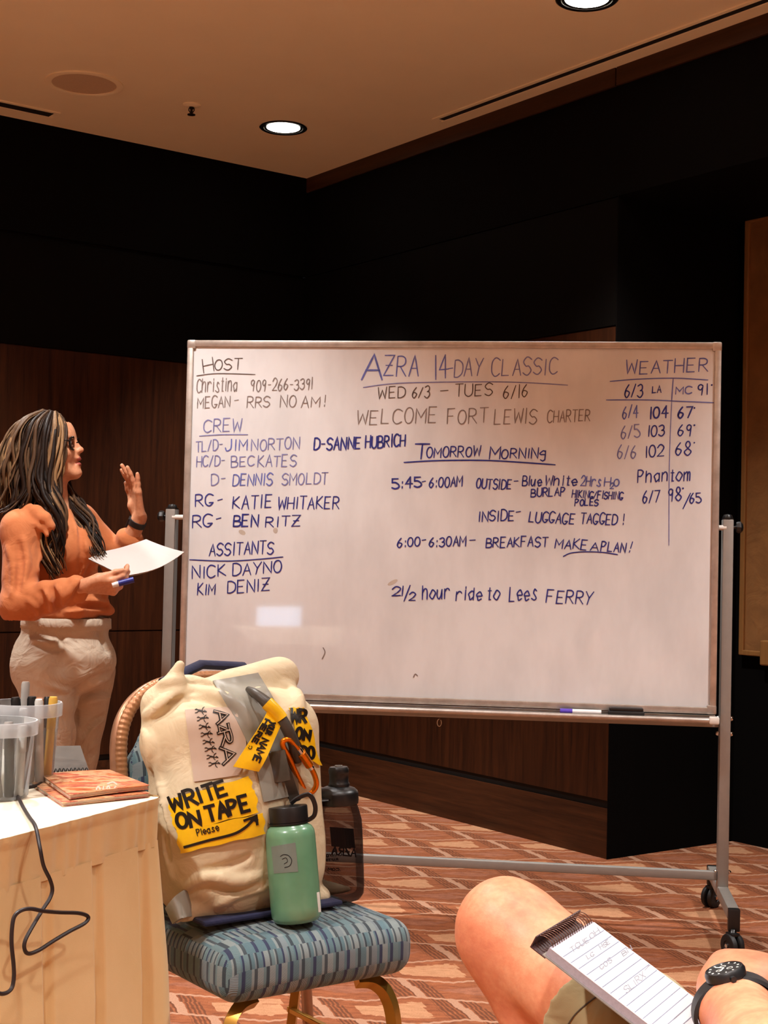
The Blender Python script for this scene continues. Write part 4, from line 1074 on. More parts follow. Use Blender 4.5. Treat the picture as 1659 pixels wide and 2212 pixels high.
# ------------------------------------------------------------------ bottles
def mat_clear(name, tint, gloss=.1, mixf=.85, rough=.04, body=None):
    t = NT(name); tr = t.node('ShaderNodeBsdfTransparent'); tr.inputs[0].default_value = (*tint, 1)
    t.b.inputs['Base Color'].default_value = (*(body or tint), 1); t.b.inputs['Roughness'].default_value = rough
    fr = t.node('ShaderNodeFresnel'); fr.inputs[0].default_value = 1.45
    mx = t.node('ShaderNodeMixShader'); out = t.n['Material Output']
    fac = t.math('MINIMUM', t.math('ADD', t.math('MULTIPLY', fr.outputs[0], .6), 1 - mixf), 1.0)
    t.link(fac, mx.inputs[0]); t.link(tr.outputs[0], mx.inputs[1]); t.link(t.b.outputs[0], mx.inputs[2]); t.link(mx.outputs[0], out.inputs[0])
    return t.m
t = NT('green_translucent_plastic'); co = t.coord()
t.set(color=t.ramp(t.noise(co, 12, 3), [(.3, lin((90, 138, 106))), (.7, lin((108, 154, 122)))]), rough=.28, spec=.5, sss=.25, coat=.3, coatr=.12)
t.b.inputs['Subsurface Radius'].default_value = (.01, .02, .012); t.b.inputs['Subsurface Scale'].default_value = 1.0
M['green_bottle'] = t.m
M['smoke'] = mat_clear('smoky_clear_plastic', (.46, .43, .42), mixf=.95, body=(.05, .048, .05))
M['label_grey'] = simple('grey_print', (112, 124, 116), .45, var=.08)
M['print_maroon'] = simple('maroon_print', (66, 30, 28), .5)
gp = at(642, 1981, 2.735); gp = V((gp.x, gp.y, SEAT_TOP - .003))
ga = V((-.112, .085, 1)).normalized(); GM = frame(ga, (1, 0, 0))
gb = thing('water_bottle', 'green translucent wide-mouth bottle with black cap standing on the teal seat', 'bottle', gp)
b = MB(); b.lathe([(.0005, .002), (.03, .0), (.041, .003), (.0465, .012), (.0475, .03), (.0475, .158), (.0465, .168), (.042, .176), (.0345, .181), (.0335, .186), (.0335, .198), (.0005, .198)], 48, gp, GM); gbody = b.build('body', M['green_bottle'], gb, True, True, angle=50)
b = MB(); b.lathe([(.0345, .186), (.0368, .1865), (.0370, .213), (.0360, .2150), (.0005, .2155)], 48, gp, GM); gcap = b.build('cap', M['black_plastic'], gb, True, True, angle=40)
b = MB(); b.lathe([(.0355, .1815), (.0375, .1825), (.0375, .1855), (.0345, .186)], 40, gp, GM); 
hz = lambda r_, a, z: gp + GM @ V((r_ * math.cos(a), r_ * math.sin(a), z))
b.tube(crom([hz(.0365, .35, .184), hz(.05, .3, .192), hz(.052, .2, .212), hz(.042, .15, .232), hz(.02, .0, .228), hz(.006, 0, .219)], 6), .0028, 8, flat=1.6); b.build('tether', M['black_plastic'], gb, True, True)
gm = surf_map(bvh_of(gbody))
lb = decal('printed_label', [(586, 1829), (638, 1820), (644, 1883), (592, 1887)], M['label_grey'], gb, .0006, 10, 8, None, gm)
b = MB(); ribbon(b, [(v_.x, v_.y) for v_ in crom([(606, 1850, 0), (613, 1846, 0), (623, 1848, 0), (630, 1858, 0), (626, 1870, 0), (615, 1874, 0)], 5)], 1.6, gm, .0010, .0006); ribbon(b, [(v_.x, v_.y) for v_ in crom([(610, 1856, 0), (618, 1853, 0), (621, 1861, 0), (614, 1866, 0)], 5)], 1.4, gm, .0010, .0006); b.build('label_swirl', M['gap'], lb, False, True)
M['sticker_white'] = simple('white_sticker', (222, 222, 214), .4, var=.02)
wl = decal('barcode_sticker', [(684, 1928), (695, 1925), (698, 1968), (688, 1971)], M['sticker_white'], gb, .0006, 4, 6, None, gm)

kp = at(736, 1941, 2.925); kp = V((kp.x, kp.y, SEAT_TOP - .006))
ka = V((-.055, .02, 1)).normalized(); KM = frame(ka, (1, 0, 0))
kb = thing('water_bottle', 'smoky grey clear bottle with black spout lid standing behind the green bottle', 'bottle', kp)
K = 1.0
prof = [(.0005, .002), (.028, .0), (.040, .004), (.0468, .014), (.0485, .03), (.0485, .12), (.0475, .16), (.042, .182), (.0385, .192), (.0375, .2)]
b = MB(); b.lathe(prof, 48, kp, KM); kbody = b.build('body', M['smoke'], kb, True, True, angle=60)
b = MB(); b.lathe([(.0385, .192), (.0415, .193), (.0425, .2), (.0425, .214), (.041, .218), (.036, .223), (.026, .227), (.0185, .229)], 48, kp, KM); b.build('lid', M['black_plastic'], kb, True, True, angle=40)
b = MB(); b.lathe([(.0205, .226), (.0215, .23), (.021, .234), (.0195, .236), (.0195, .252), (.0205, .254), (.0205, .262), (.018, .2665), (.0005, .268)], 32, kp + KM @ V((.004, 0, 0)), KM); sp2 = b.build('spout_cap', M['black_plastic'], kb, True, True, angle=40)
b = MB(); b.lathe([(.0078, .267), (.0078, .2695), (.0065, .2695), (.0065, .2675)], 20, kp + KM @ V((.004, 0, 0)), KM); b.build('cap_emblem', M['steel_grey'], sp2, True, True)
kz = lambda r_, a, z: kp + KM @ V((r_ * math.cos(a), r_ * math.sin(a), z))
lp = crom([kz(.041, -2.0, .206), kz(.06, -2.45, .206), kz(.083, -2.85, .209), kz(.094, 3.12, .213), kz(.083, 2.8, .217), kz(.06, 2.4, .218), kz(.041, 2.0, .214)], 6)
b = MB(); b.tube(lp, .0075, 8, flat=.45, up=(0, 0, 1)); b.build('carry_loop', M['black_plastic'], kb, True, True)
# prints on the far wall of the bottle, read backwards through it
kbv = bvh_of(kbody)
def farmap(px, py):
    d = ray(px, py); h = kbv.ray_cast(EYE, d)
    if h[0] is None: return None
    h2 = kbv.ray_cast(h[0] + d * .004, d)
    if h2[0] is None: return None
    n = h2[1] if h2[1].dot(d) < 0 else -h2[1]
    return h2[0], n
def mirror(items, xc):
    out = []
    for (tx, x0, y0, x1, y1, h) in items:
        for s_ in text_strokes(tx, x0, y0, x1, y1, h, 0, .02): out.append([(2 * xc - x, y) for x, y in s_])
    return out
b = MB()
for s_ in mirror([('CANYON', 700, 1848, 740, 1852, 6), ('RAFTING', 708, 1859, 742, 1861, 5), ('.COM', 702, 1881, 730, 1880, 5)], 719): ribbon(b, s_, 1.9, farmap, .0006, .0005)
for s_ in mirror([('AZRA', 705, 1850, 757, 1845, 17)], 731 + 6): ribbon(b, s_, 4.6, farmap, .0006, .0005)
b.build('printed_lettering', M['print_maroon'], kb, False, True)
b = MB(); patch(b, [(712, 1786), (764, 1790), (768, 1832), (716, 1828)], farmap, .0006, .0005, 8, 8); b.build('printed_block', M['print_maroon'], kb, False, True)

# ------------------------------------------------------------------ skirted table
TBZ = .745
K0 = atz(345, 1724, TBZ)
k1 = V((-.407, -.913, 0)).normalized(); k2 = V((-.913, .407, 0)).normalized()
def tbp(a, b_, z): return K0 + k1 * a + k2 * b_ + V((0, 0, z - TBZ))
TL_, TW_ = 1.8, .76
tb = thing('banquet_table', 'rectangular folding table under a cream cloth at the lower left', 'table', tbp(TL_ / 2, TW_ / 2, 0))
TM = Matrix((k1, k2, V((0, 0, 1)))).transposed()
if TM.determinant() < 0: TM = Matrix((k1, -k2, V((0, 0, 1)))).transposed()
b = MB(); b.box(tbp(TL_ / 2, TW_ / 2, TBZ - .022), (TL_ - .03, TW_ - .03, .03), .004, TM); b.build('tabletop', M['wood_trim'], tb, False, True)
for a in (.2, TL_ - .2):
    for c_ in (.1, TW_ - .1):
        b = MB(); b.tube([tbp(a, c_, 0), tbp(a, c_, TBZ - .037)], .014, 12); b.build('leg', M['steel_grey'], tb, True, True)
M['cloth_top'] = mat_fabric('cream_tablecloth', (228, 216, 192), (238, 228, 206), 6, wr=.12, wscale=5, wdist=.02)
M['skirt'] = mat_fabric('tan_satin_skirt', (214, 182, 128), (224, 194, 142), 5, rough=.5, wr=.1, wscale=8, wdist=.015, sheen=.2)
b = MB(); b.box(tbp(TL_ / 2, TW_ / 2, TBZ - .002), (TL_ + .002, TW_ + .002, .008), .0035, TM)
tc = b.build('tablecloth', M['cloth_top'], None, True, True, loc=tbp(TL_ / 2, TW_ / 2, TBZ)); tag(tc, 'cream cloth spread over the table top under the magazines and marker tubs', 'tablecloth')
# skirt: shirred band above, box pleats below, round three sides
sk_ = thing('table_skirt', 'tan box-pleated skirt hanging from the edge of the cream table', 'table skirt', tbp(TL_ / 2, TW_ / 2, 0))
def path(s_, out):                                  # s from the far end of the short side, round the corner, along the long side
    cr_ = .022
    if s_ < TW_ - cr_: return tbp(-out, TW_ - s_, 0), 0
    if s_ < TW_ + cr_ * .57:
        a = (s_ - (TW_ - cr_)) / (cr_ * 1.57) * math.pi / 2
        return tbp(cr_ - (cr_ + out) * math.cos(a), cr_ - (cr_ + out) * math.sin(a), 0), 1
    return tbp(s_ - TW_ + cr_ * .43, -out, 0), 2
SL = TW_ + TL_
PER = .135
def pleat(s_):
    u_ = ((s_ - TW_ - .06) / PER) % 1.0
    if u_ < .06: return u_ / .06
    if u_ < .82: return 1 - .25 * (u_ - .06)
    if u_ < .9: return .81 * (1 - (u_ - .82) / .08)
    return 0.0
def sheet(zs, ns, fn, name, mat):
    vs, fs = [], []
    for z in zs:
        for i in range(ns + 1):
            s_ = SL * i / ns; p_, c_ = path(s_, fn(s_, z)); vs.append((p_.x, p_.y, z))
    for j in range(len(zs) - 1):
        for i in range(ns):
            a = j * (ns + 1) + i; fs.append((a, a + ns + 1, a + ns + 2, a + 1))
    return mk(name, vs, fs, mat, sk_, True, world=True)
rr_ = random.Random(5); ph = [rr_.uniform(0, 6.28) for _ in range(8)]
def band(s_, z):
    q = .006 + .0012 * math.sin(160 * s_ + ph[0] + 2 * math.sin(31 * s_)) + .0010 * math.sin(75 * s_ + 40 * z + ph[1])
    return q + (.002 if z > TBZ - .012 else 0)
sheet([TBZ + .003 - .084 * i / 14 for i in range(15)], 900, band, 'header_band', M['skirt'])
def skirt(s_, z):
    d_ = (TBZ - .078 - z) / .66
    corner = math.exp(-((s_ - TW_) / .05) ** 2)
    return .002 + pleat(s_) * (.006 + .012 * min(1, d_ * 3)) + .010 * d_ + .004 * d_ * math.sin(23 * s_ + ph[2] + 2 * d_) + corner * .035 * d_
sheet([TBZ - .072 - (TBZ - .080) * (i / 24) for i in range(25)], 900, skirt, 'pleated_panel', M['skirt'])

# power cord looping over the edge
def sk_pt(px, py, off):
    # on the plane of the skirt's long face, `off` in front of it
    return onplane(px, py, tbp(0, -off, 0), -k2)
c1 = [atz(x, y, TBZ + .0095) for x, y in ((-60, 1707), (0, 1703), (45, 1703), (78, 1697), (98, 1683), (101, 1672), (88, 1662), (66, 1662), (46, 1666))]
c1[5].z += .014; c1[6].z += .03; c1[7].z += .022
c2 = [atz(32, 1668, TBZ + .013), atz(31, 1690, TBZ + .0095), atz(37, 1715, TBZ + .0085), atz(48, 1740, TBZ + .0085), atz(63, 1765, TBZ + .010)]
c3 = [sk_pt(x, y, o_) for x, y, o_ in ((77, 1787, .022), (86, 1830, .05), (94, 1870, .055), (108, 1900, .06), (113, 1922, .06), (107, 1942, .06), (94, 1962, .06), (74, 1995, .06), (55, 2030, .06), (53, 2050, .06), (62, 2060, .06), (85, 2052, .062), (113, 2034, .065), (150, 2012, .068), (182, 1995, .07), (191, 1983, .07), (184, 1976, .07), (165, 1972, .07), (130, 1971, .07), (94, 1968, .075), (66, 1963, .07), (45, 1967, .065), (31, 1980, .06), (26, 2005, .06), (25, 2040, .06), (29, 2080, .06), (30, 2110, .06), (25, 2135, .06), (10, 2146, .06), (-10, 2142, .06), (-60, 2110, .06))]
b = MB(); b.tube(crom(c1 + c2 + c3, 6), .0031, 8)
M['cord'] = simple('black_cord', (34, 26, 28), .45, var=.1)
cd = b.build('power_cord', M['cord'], None, True, True, loc=c1[0]); tag(cd, 'black power cord lying on the table and hanging in loops over its skirt', 'cord')

# magazines
def table_quad(pts): return [atz(x, y, TBZ + .004) for x, y in pts]
M['pages'] = simple('magazine_pages', (206, 188, 170), .5, var=.08, scale=90)
t = NT('magazine_cover'); co = t.coord()
n1 = t.noise(t.mapping(co, (5, 9, 5), loc=(.3, .1, 0)), 2.1, 5, .7, dist=.4)
t.set(color=t.ramp(n1, [(.3, lin((86, 40, 34))), (.40, lin((206, 108, 62))), (.48, lin((226, 186, 140))), (.55, lin((176, 62, 56))), (.62, lin((222, 150, 96))), (.70, lin((150, 70, 74)))]), rough=.28, spec=.5, coat=.3, coatr=.1)
M['cover'] = t.m
def magazine(q, z0, th, label, sag=.006):
    o = thing('magazine', label, 'magazine', ((q[0] + q[1] + q[2] + q[3]) / 4).xy.to_3d() + V((0, 0, z0)))
    nu, nv = 10, 12
    def surfz(a, c_): return sag * (math.sin(math.pi * min(1, a * .9)) * .6 + .5 * (1 - c_) * a)
    def grid(zb, zt, name, mat, ins=0.0):
        vs, fs = [], []
        for L_ in (zb, zt):
            for j in range(nv + 1):
                for i in range(nu + 1):
                    a, c_ = ins + (1 - 2 * ins) * i / nu, ins + (1 - 2 * ins) * j / nv
                    p_ = q[0].lerp(q[1], a).lerp(q[3].lerp(q[2], a), c_); vs.append((p_.x, p_.y, z0 + L_ + surfz(a, c_)))
        n1_ = nu + 1; N = n1_ * (nv + 1)
        for j in range(nv):
            for i in range(nu):
                a = j * n1_ + i; fs += [(a, a + n1_, a + n1_ + 1, a + 1), (N + a, N + a + 1, N + a + n1_ + 1, N + a + n1_)]
        ring = list(range(n1_)) + [j * n1_ + nu for j in range(1, nv + 1)] + [nv * n1_ + i for i in range(nu - 1, -1, -1)] + [j * n1_ for j in range(nv - 1, 0, -1)]
        for k in range(len(ring)): fs.append((ring[k], ring[(k + 1) % len(ring)], N + ring[(k + 1) % len(ring)], N + ring[k]))
        return mk(name, vs, fs, mat, o, True, world=True, angle=40)
    grid(.0005, th - .0012, 'page_block', M['pages'], .012); grid(th - .0012, th, 'front_cover', M['cover']); grid(0, .0006, 'back_cover', M['cover'])
    return o, surfz
mq = table_quad([(135, 1741), (324, 1721), (240, 1683), (66, 1695)]); mz = TBZ + .0025
magazine(mq, mz, .007, 'lower glossy magazine with a warm orange cover near the table corner', .002)
mq2 = table_quad([(150, 1737), (322, 1717), (236, 1681), (86, 1690)])
magazine(mq2, mz + .0095, .008, 'upper glossy magazine with a red and orange cover near the table corner', .0025)
mv_ = [o_ for o_ in bpy.data.objects if o_.name.startswith('front_cover')][-1]
mgm = surf_map(bvh_of(mv_)); b = MB()
for ln in ([(206, 1712), (212, 1700), (220, 1710), (224, 1700)], [(228, 1710), (234, 1698), (240, 1708), (250, 1700)], [(246, 1712), (256, 1706), (262, 1712), (270, 1704)], [(232, 1694), (244, 1690), (252, 1695)]):
    ribbon(b, [(v_.x, v_.y) for v_ in crom([(x, y, 0) for x, y in ln], 5)], 3.2, mgm, .0007, .0005)
b.build('cover_title', M['pad_white'] if 'pad_white' in M else M['sticker'], mv_.parent, False, True)
# grey spiral notebook behind
M['nb_cover'] = simple('grey_notebook_cover', (88, 82, 76), .3, var=.15)
nq = table_quad([(50, 1694), (178, 1690), (186, 1672), (70, 1674)])
nb = thing('spiral_notebook', 'dark grey spiral notebook lying open behind the magazines', 'notebook', nq[0])
ctr = (nq[0] + nq[1] + nq[2] + nq[3]) / 4; ex = (nq[1] - nq[0]).normalized(); ey = V((-ex.y, ex.x, 0)); NM = Matrix((ex, ey, V((0, 0, 1)))).transposed()
cb0 = ctr + V((0, 0, .004)) + ey * .05
b = MB(); b.box(cb0 + ey * .06, (.13, .17, .006), .002, NM); b.build('page_block', M['pages'], nb, False, True)
tq = Matrix.Rotation(math.radians(14), 3, 'X'); b = MB(); b.box(cb0 + ey * .05 + V((0, 0, .018)), (.135, .14, .002), .0008, NM @ tq); b.build('cover', M['nb_cover'], nb, False, True)
b = MB()
hl = []
for i in range(18 * 12):
    a = i / 12 * 2 * math.pi; hl.append(cb0 - ey * .03 + ex * (-.065 + .13 * i / (18 * 12)) + ey * (.006 * math.cos(a)) + V((0, 0, .006 + .0062 * math.sin(a))))
b.tube(hl, .0011, 6); b.build('spiral_wire', M['black_plastic'], nb, True, True)

# tubs of markers
M['tub'] = mat_clear('clear_tub_plastic', (.86, .87, .88), mixf=.86, rough=.15, body=(.5, .5, .5))
M['tub_rim'] = mat_clear('milky_tub_rim', (.8, .82, .84), mixf=.5, rough=.3, body=(.6, .62, .64))
MK = {'black': (20, 20, 20), 'white': (206, 204, 198), 'grey': (150, 146, 142), 'brown': (150, 90, 52), 'yellow': (214, 168, 72), 'dkgrey': (70, 72, 74)}
for k, c_ in MK.items(): M['pen_' + k] = simple('pen_' + k, c_, .4, var=.08)
def tub(px, py, r1, r2, hgt, label, pens, grp, seed):
    base = atz(px, py, TBZ + .0025)
    tu = thing('marker_tub', label, 'tub', base)
    b = MB(); b.lathe([(.0005, .001), (r2 - .004, .001), (r2, .005), (r1, hgt)], 48, base); b.build('body', M['tub'], tu, True, True, angle=60)
    b = MB(); b.lathe([(r1, hgt - .024), (r1 + .004, hgt - .024), (r1 + .0045, hgt - .003), (r1 + .003, hgt), (r1, hgt)], 48, base); b.build('rim', M['tub_rim'], tu, True, True, angle=60)
    rr = random.Random(seed); proto = {}
    for (lab, body, cap_, a, q, L, rad) in pens:
        o = thing('marker', lab, 'marker', base, 0, grp)
        bt = base + V((math.cos(a) * q * r2, math.sin(a) * q * r2, .007))
        a2 = a + rr.uniform(-.5, .5); tp_ = base + V((math.cos(a2) * (r1 - .013) * min(1.0, q * 1.25), math.sin(a2) * (r1 - .013) * min(1.0, q * 1.25), hgt))
        dr = (tp_ - bt).normalized(); Mx = frame(dr)
        b = MB(); b.lathe([(.0005, 0), (rad * .9, .0), (rad, .004), (rad, L * .62), (rad * .93, L * .63)], 14, bt, Mx); b.build('barrel', M['pen_' + body], o, True, True)
        b = MB(); b.lathe([(rad * 1.06, L * .62), (rad * 1.06, L - .005), (rad * .85, L), (.0005, L)], 14, bt, Mx); b.build('cap', M['pen_' + cap_], o, True, True)
    return tu
pens_b = [('tall grey marker standing above the rim of the rear tub', 'grey', 'grey', 1.9, .1, .182, .0075),
          ('thick black-capped marker beside the tall grey one in the rear tub', 'white', 'black', -1.35, .55, .158, .0085),
          ('second black-capped marker from the tall grey one in the rear tub', 'white', 'black', -.75, .45, .158, .0085),
          ('white-capped marker next to the brown one in the rear tub', 'white', 'white', -.4, .72, .155, .0075),
          ('brown-capped marker near the right rim of the rear tub', 'white', 'brown', -.15, .6, .156, .008),
          ('yellow-capped marker against the right rim of the rear tub', 'yellow', 'yellow', .15, .8, .156, .008),
          ('black-tipped marker farthest right in the rear tub', 'dkgrey', 'black', .45, .8, .153, .0075),
          ('dark grey marker low in the rear tub against its front wall', 'dkgrey', 'dkgrey', -1.9, .8, .142, .0085),
          ('white marker low in the rear tub beside the dark grey one', 'white', 'white', -1.6, .86, .140, .008),
          ('black marker low in the rear tub behind the front tub', 'black', 'black', -2.4, .8, .150, .0085)]
tub(47, 1694, .066, .056, .152, 'clear plastic tub crammed with markers, the farther and taller one on the table', pens_b, 'markers in the rear tub', 4)
pens_f = [('white marker leaning in the front tub, nearest its right wall', 'white', 'white', -.35, .85, .122, .008),
          ('dark grey marker leaning in the front tub beside the white one', 'dkgrey', 'dkgrey', -.8, .82, .118, .0085),
          ('grey marker against the front wall of the front tub', 'grey', 'white', -1.2, .85, .12, .008),
          ('white-barrelled marker with a grey cap in the middle of the front tub', 'white', 'grey', .2, .3, .124, .0085),
          ('black marker at the back of the front tub', 'dkgrey', 'black', .9, .8, .118, .0085)]
tub(-10, 1722, .066, .056, .135, 'clear plastic tub of markers cut by the left edge of the photo', pens_f, 'markers in the front tub', 9)
# ------------------------------------------------------------------ woman at the board
WD = 4.80; PXM = WD / F                         # metres per picture px at her depth
def wp_(px, py, dy=0.0):
    return np.array(at(px, py, WD + dy))
def skin_mat(name, a, b_, c_):
    t = NT(name); co = t.coord(); n1 = t.noise(co, 14, 4, .6); n2 = t.noise(co, 90, 3)
    f = t.math('ADD', t.math('MULTIPLY', n1, .6), t.math('MULTIPLY', n2, .4))
    t.set(color=t.ramp(f, [(.36, lin(a)), (.5, lin(b_)), (.64, lin(c_))]), rough=.48, spec=.4, sss=.12, normal=t.bump(t.noise(co, 260, 3), .12, .002))
    t.b.inputs['Subsurface Radius'].default_value = (.012, .005, .003); t.b.inputs['Subsurface Scale'].default_value = .6
    return t.m
M['skin_w'] = skin_mat('tan_skin', (196, 132, 98), (210, 148, 112), (222, 162, 126))
M['skin_m'] = skin_mat('ruddy_skin', (198, 118, 88), (208, 132, 98), (216, 148, 112))
M['lips'] = simple('lips', (168, 84, 72), .4)
M['shirt'] = mat_fabric('rust_orange_shirt', (180, 104, 60), (204, 126, 80), 8, wr=.28, wscale=13, wdist=.02)
M['trousers'] = mat_fabric('beige_trousers', (190, 172, 150), (204, 188, 168), 8, wr=.5, wscale=12, wdist=.03)

HR = .0
def hand(f, o, fw, sd, nm, L=.18, curl=(.2, .25, .3, .35), spread=.07, thumb=(.7, .35), rad=.0085, k=.006, rows=None, thick=1.0):
    """five-fingered hand: o wrist, fw towards the fingers, sd towards the thumb, nm out of the palm; curl in radians per joint"""
    fw, sd, nm = [np.array(V(v).normalized()) for v in (fw, sd, nm)]; o = np.array(o)
    P = .52 * L
    for i, q in enumerate((.034, .012, -.011, -.032)):
        q = q * L / .18
        kn = o + fw * (P * (1 - .05 * abs(i - 1))) + sd * q
        f.cap(o + fw * .012 + sd * q * .55, kn, .0135 * thick * L / .18, .0115 * thick * L / .18, .012)
    f.ell(o + fw * P * .45 + sd * .026 * L / .18 + nm * .008, (.02 * L / .18,) * 3, .012)
    lens = (.43, .48, .45, .35); tips = []
    for i, q in enumerate((.034, .012, -.011, -.032)):
        q = q * L / .18
        p = o + fw * (P * (1 - .05 * abs(i - 1))) + sd * q; ang = 0.0; d0 = fw + sd * (1.5 - i) * spread; d0 /= np.linalg.norm(d0)
        c = curl[i] if not isinstance(curl[i], (tuple, list)) else None
        for j, fr in enumerate((.44, .31, .25)):
            ang += (c if c is not None else curl[i][j])
            d = d0 * math.cos(ang) + nm * math.sin(ang); q2 = p + d * lens[i] * L * fr
            r1 = rad * (1.08 - .1 * j) * L / .18; f.cap(p, q2, r1, r1 * .92, k if j else .009); p = q2
        tips.append((p, d))
    # thumb leaves the side of the palm near its base
    t0 = o + fw * .022 * L / .18 + sd * .022 * L / .18 + nm * .006; d1 = fw * math.cos(thumb[0]) + sd * math.sin(thumb[0]) + nm * thumb[1]; d1 /= np.linalg.norm(d1)
    t1 = t0 + d1 * .046 * L / .18; d2 = d1 + fw * .35 + nm * .1; d2 /= np.linalg.norm(d2); t2 = t1 + d2 * .034 * L / .18; d3 = d2 + fw * .25; d3 /= np.linalg.norm(d3); t3 = t2 + d3 * .024 * L / .18
    f.cap(t0, t1, .0145 * L / .18, .0105 * L / .18, .014); f.cap(t1, t2, .0102 * L / .18, .0095 * L / .18, .006); f.cap(t2, t3, .0096 * L / .18, .0078 * L / .18, .006)
    return tips

lo = wp_(-40, 880, -.45); hi = wp_(345, 1990, .35); 
f = Field((lo[0], lo[1], -.0), (hi[0], hi[1], lo[2]), .0042)
# --- head, in its own frame: x forward, y to her left, z up, origin at the ear
hy = math.radians(-2); tip_ = math.radians(3)
HM = (Matrix.Rotation(hy, 3, 'Z') @ Matrix.Rotation(-tip_, 3, 'Y'))
HO = V(wp_(114, 969, 0))
HS = .985
def hp_(x, y, z): return np.array(HO + HM @ (V((x, y, z)) * HS))
HRm = np.array(HM)
def hell(c, r, k, sub=False): f.ell(hp_(*c), np.array(r) * HS, k, HRm, sub)
def hcap(a, b_, r1, r2, k, sub=False): f.cap(hp_(*a), hp_(*b_), r1 * HS, r2 * HS, k, sub)
hell((-.012, 0, .040), (.086, .072, .074), .02)
hell((.026, 0, .040), (.046, .058, .058), .02)
hell((.040, 0, -.020), (.043, .056, .080), .02)
for s_ in (-1, 1):
    hcap((.012, s_ * .052, -.052), (.070, s_ * .012, -.088), .016, .015, .02)
    hell((.052, s_ * .040, -.016), (.024, .022, .022), .018)
    hell((.072, s_ * .030, .014), (.015, .017, .013), .012, True)
    hell((.058, s_ * .030, .014), (.0135, .0135, .0125), .004)
    hcap((.066, s_ * .012, .034), (.058, s_ * .046, .036), .007, .005, .01)
    hell((.0, s_ * .070, .0), (.016, .006, .030), .008)
hell((.078, 0, -.084), (.018, .020, .015), .018)
hcap((.066, 0, .028), (.092, 0, -.006), .0085, .0105, .010)
hell((.096, 0, -.008), (.0095, .0095, .0085), .006)
for s_ in (-1, 1): hell((.085, s_ * .011, -.013), (.010, .0075, .0075), .005)
hell((.078, 0, -.032), (.014, .022, .012), .010)
hell((.0875, 0, -.038), (.0085, .021, .0062), .005)
hell((.0875, 0, -.056), (.0085, .019, .0068), .005)
hcap((.098, -.02, -.0468), (.098, .02, -.0468), .0038, .0038, .004, True)
hell((.080, 0, -.066), (.012, .018, .008), .008)
# neck and trunk
f.cap(hp_(-.005, 0, -.05), wp_(104, 1095, 0), .053, .056, .03)
f.cap(wp_(104, 1085, -.0), wp_(104, 1125, 0), .056, .075, .04)
NS, FS = wp_(44, 1137, -.145), wp_(168, 1128, .135)                 # near and far shoulder
f.cap(NS + np.array((0, 0, -.012)), FS + np.array((0, 0, -.008)), .044, .044, .05)
f.ell(wp_(120, 1190, 0), (.10, .105, .14), .05); f.ell(wp_(140, 1290, 0), (.105, .10, .12), .05)
f.ell(wp_(139, 1412, 0), (.135, .12, .115), .04)
NE, NW = wp_(44, 1308, -.215), wp_(186, 1266, -.285)                # near elbow, wrist
f.cap(NS + np.array((0, 0, -.012)), NE, .042, .038, .03); f.cap(NE, NW, .040, .026, .02)
FE, FW = wp_(258, 1212, .165), wp_(302, 1118, .10)
f.cap(FS + np.array((0, 0, -.008)), FE, .042, .036, .03); f.cap(FE, FW, .037, .025, .02)
# legs down to the shoes
NK, NA = wp_(112, 1672, -.10), wp_(114, 1925, -.07)
FK, FA = wp_(166, 1668, .085), wp_(150, 1925, .10)
f.cap(wp_(104, 1460, -.075), NK, .070, .048, .03); f.cap(NK, NA, .046, .034, .03)
f.cap(wp_(180, 1460, .07), FK, .068, .045, .03); f.cap(FK, FA, .044, .034, .03)
for A in (NA, FA): f.cap(np.array((A[0], A[1], .07)), np.array((A[0] + .14, A[1] - .02, .03)), .036, .026, .03); 
# hands
hand(f, NW, V(wp_(292, 1268, -.235)) - V(NW), V((.0, -.75, .55)), V((.15, .5, .75)), .172, ((.55, .75, .4), (.7, .9, .5), (.85, 1.0, .6), (.95, 1.1, .6)), .02, (.30, .30), .0092)
fwv = V(wp_(286, 1020, .075)) - V(FW)
hand(f, FW, fwv, V((-.42, .9, -.05)), V((-.9, -.38, .1)), .182, ((.22, .16, .1), (.22, .16, .1), (.16, .10, .06), (-.10, .02, .0)), .06, (.42, .02), .0086)
f.D[:, :, 0] = np.maximum(f.D[:, :, 0], .001)
v, fc = f.mesh()
for _ in range(1):
    a_ = np.zeros_like(v); c_ = np.zeros(len(v))
    for k in range(4): np.add.at(a_, fc[:, k], v[fc[:, (k + 1) % 4]]); np.add.at(c_, fc[:, k], 1)
    v = v * .6 + .4 * a_ / np.maximum(c_, 1)[:, None]
WB = V((wp_(140, 1900)[0], WD, 0))
woman = mk('person', v, fc, [M['skin_w'], M['lips']], None, True, loc=WB)
tag(woman, 'woman in an orange shirt and beige trousers reading the board with one hand raised', 'person')
# lips: faces inside two small ellipsoids take the lip material
cen = v[fc].mean(1); loc_ = (cen - np.array(HO)) @ np.array(HM) / HS
lm = (((loc_ - np.array((.090, 0, -.039))) / np.array((.014, .020, .0068))) ** 2).sum(1) < 1
lm |= (((loc_ - np.array((.090, 0, -.055))) / np.array((.014, .018, .0072))) ** 2).sum(1) < 1
woman.data.polygons.foreach_set('material_index', lm.astype(np.int32))
# eyes, brows
M['eye_white'] = simple('eye_white', (214, 206, 198), .2, var=.02); M['iris'] = simple('iris_brown', (50, 30, 20), .15)
M['hair_dark'] = None
for s_ in (-1, 1):
    b = MB(); b.sphere(hp_(.0605, s_ * .030, .013), .0125, 16); e = b.build('eye', M['eye_white'], woman, True, True)
    b = MB(); b.sphere(hp_(.0688, s_ * .030, .013), .0052, 12); b.build('iris', M['iris'], e, True, True)
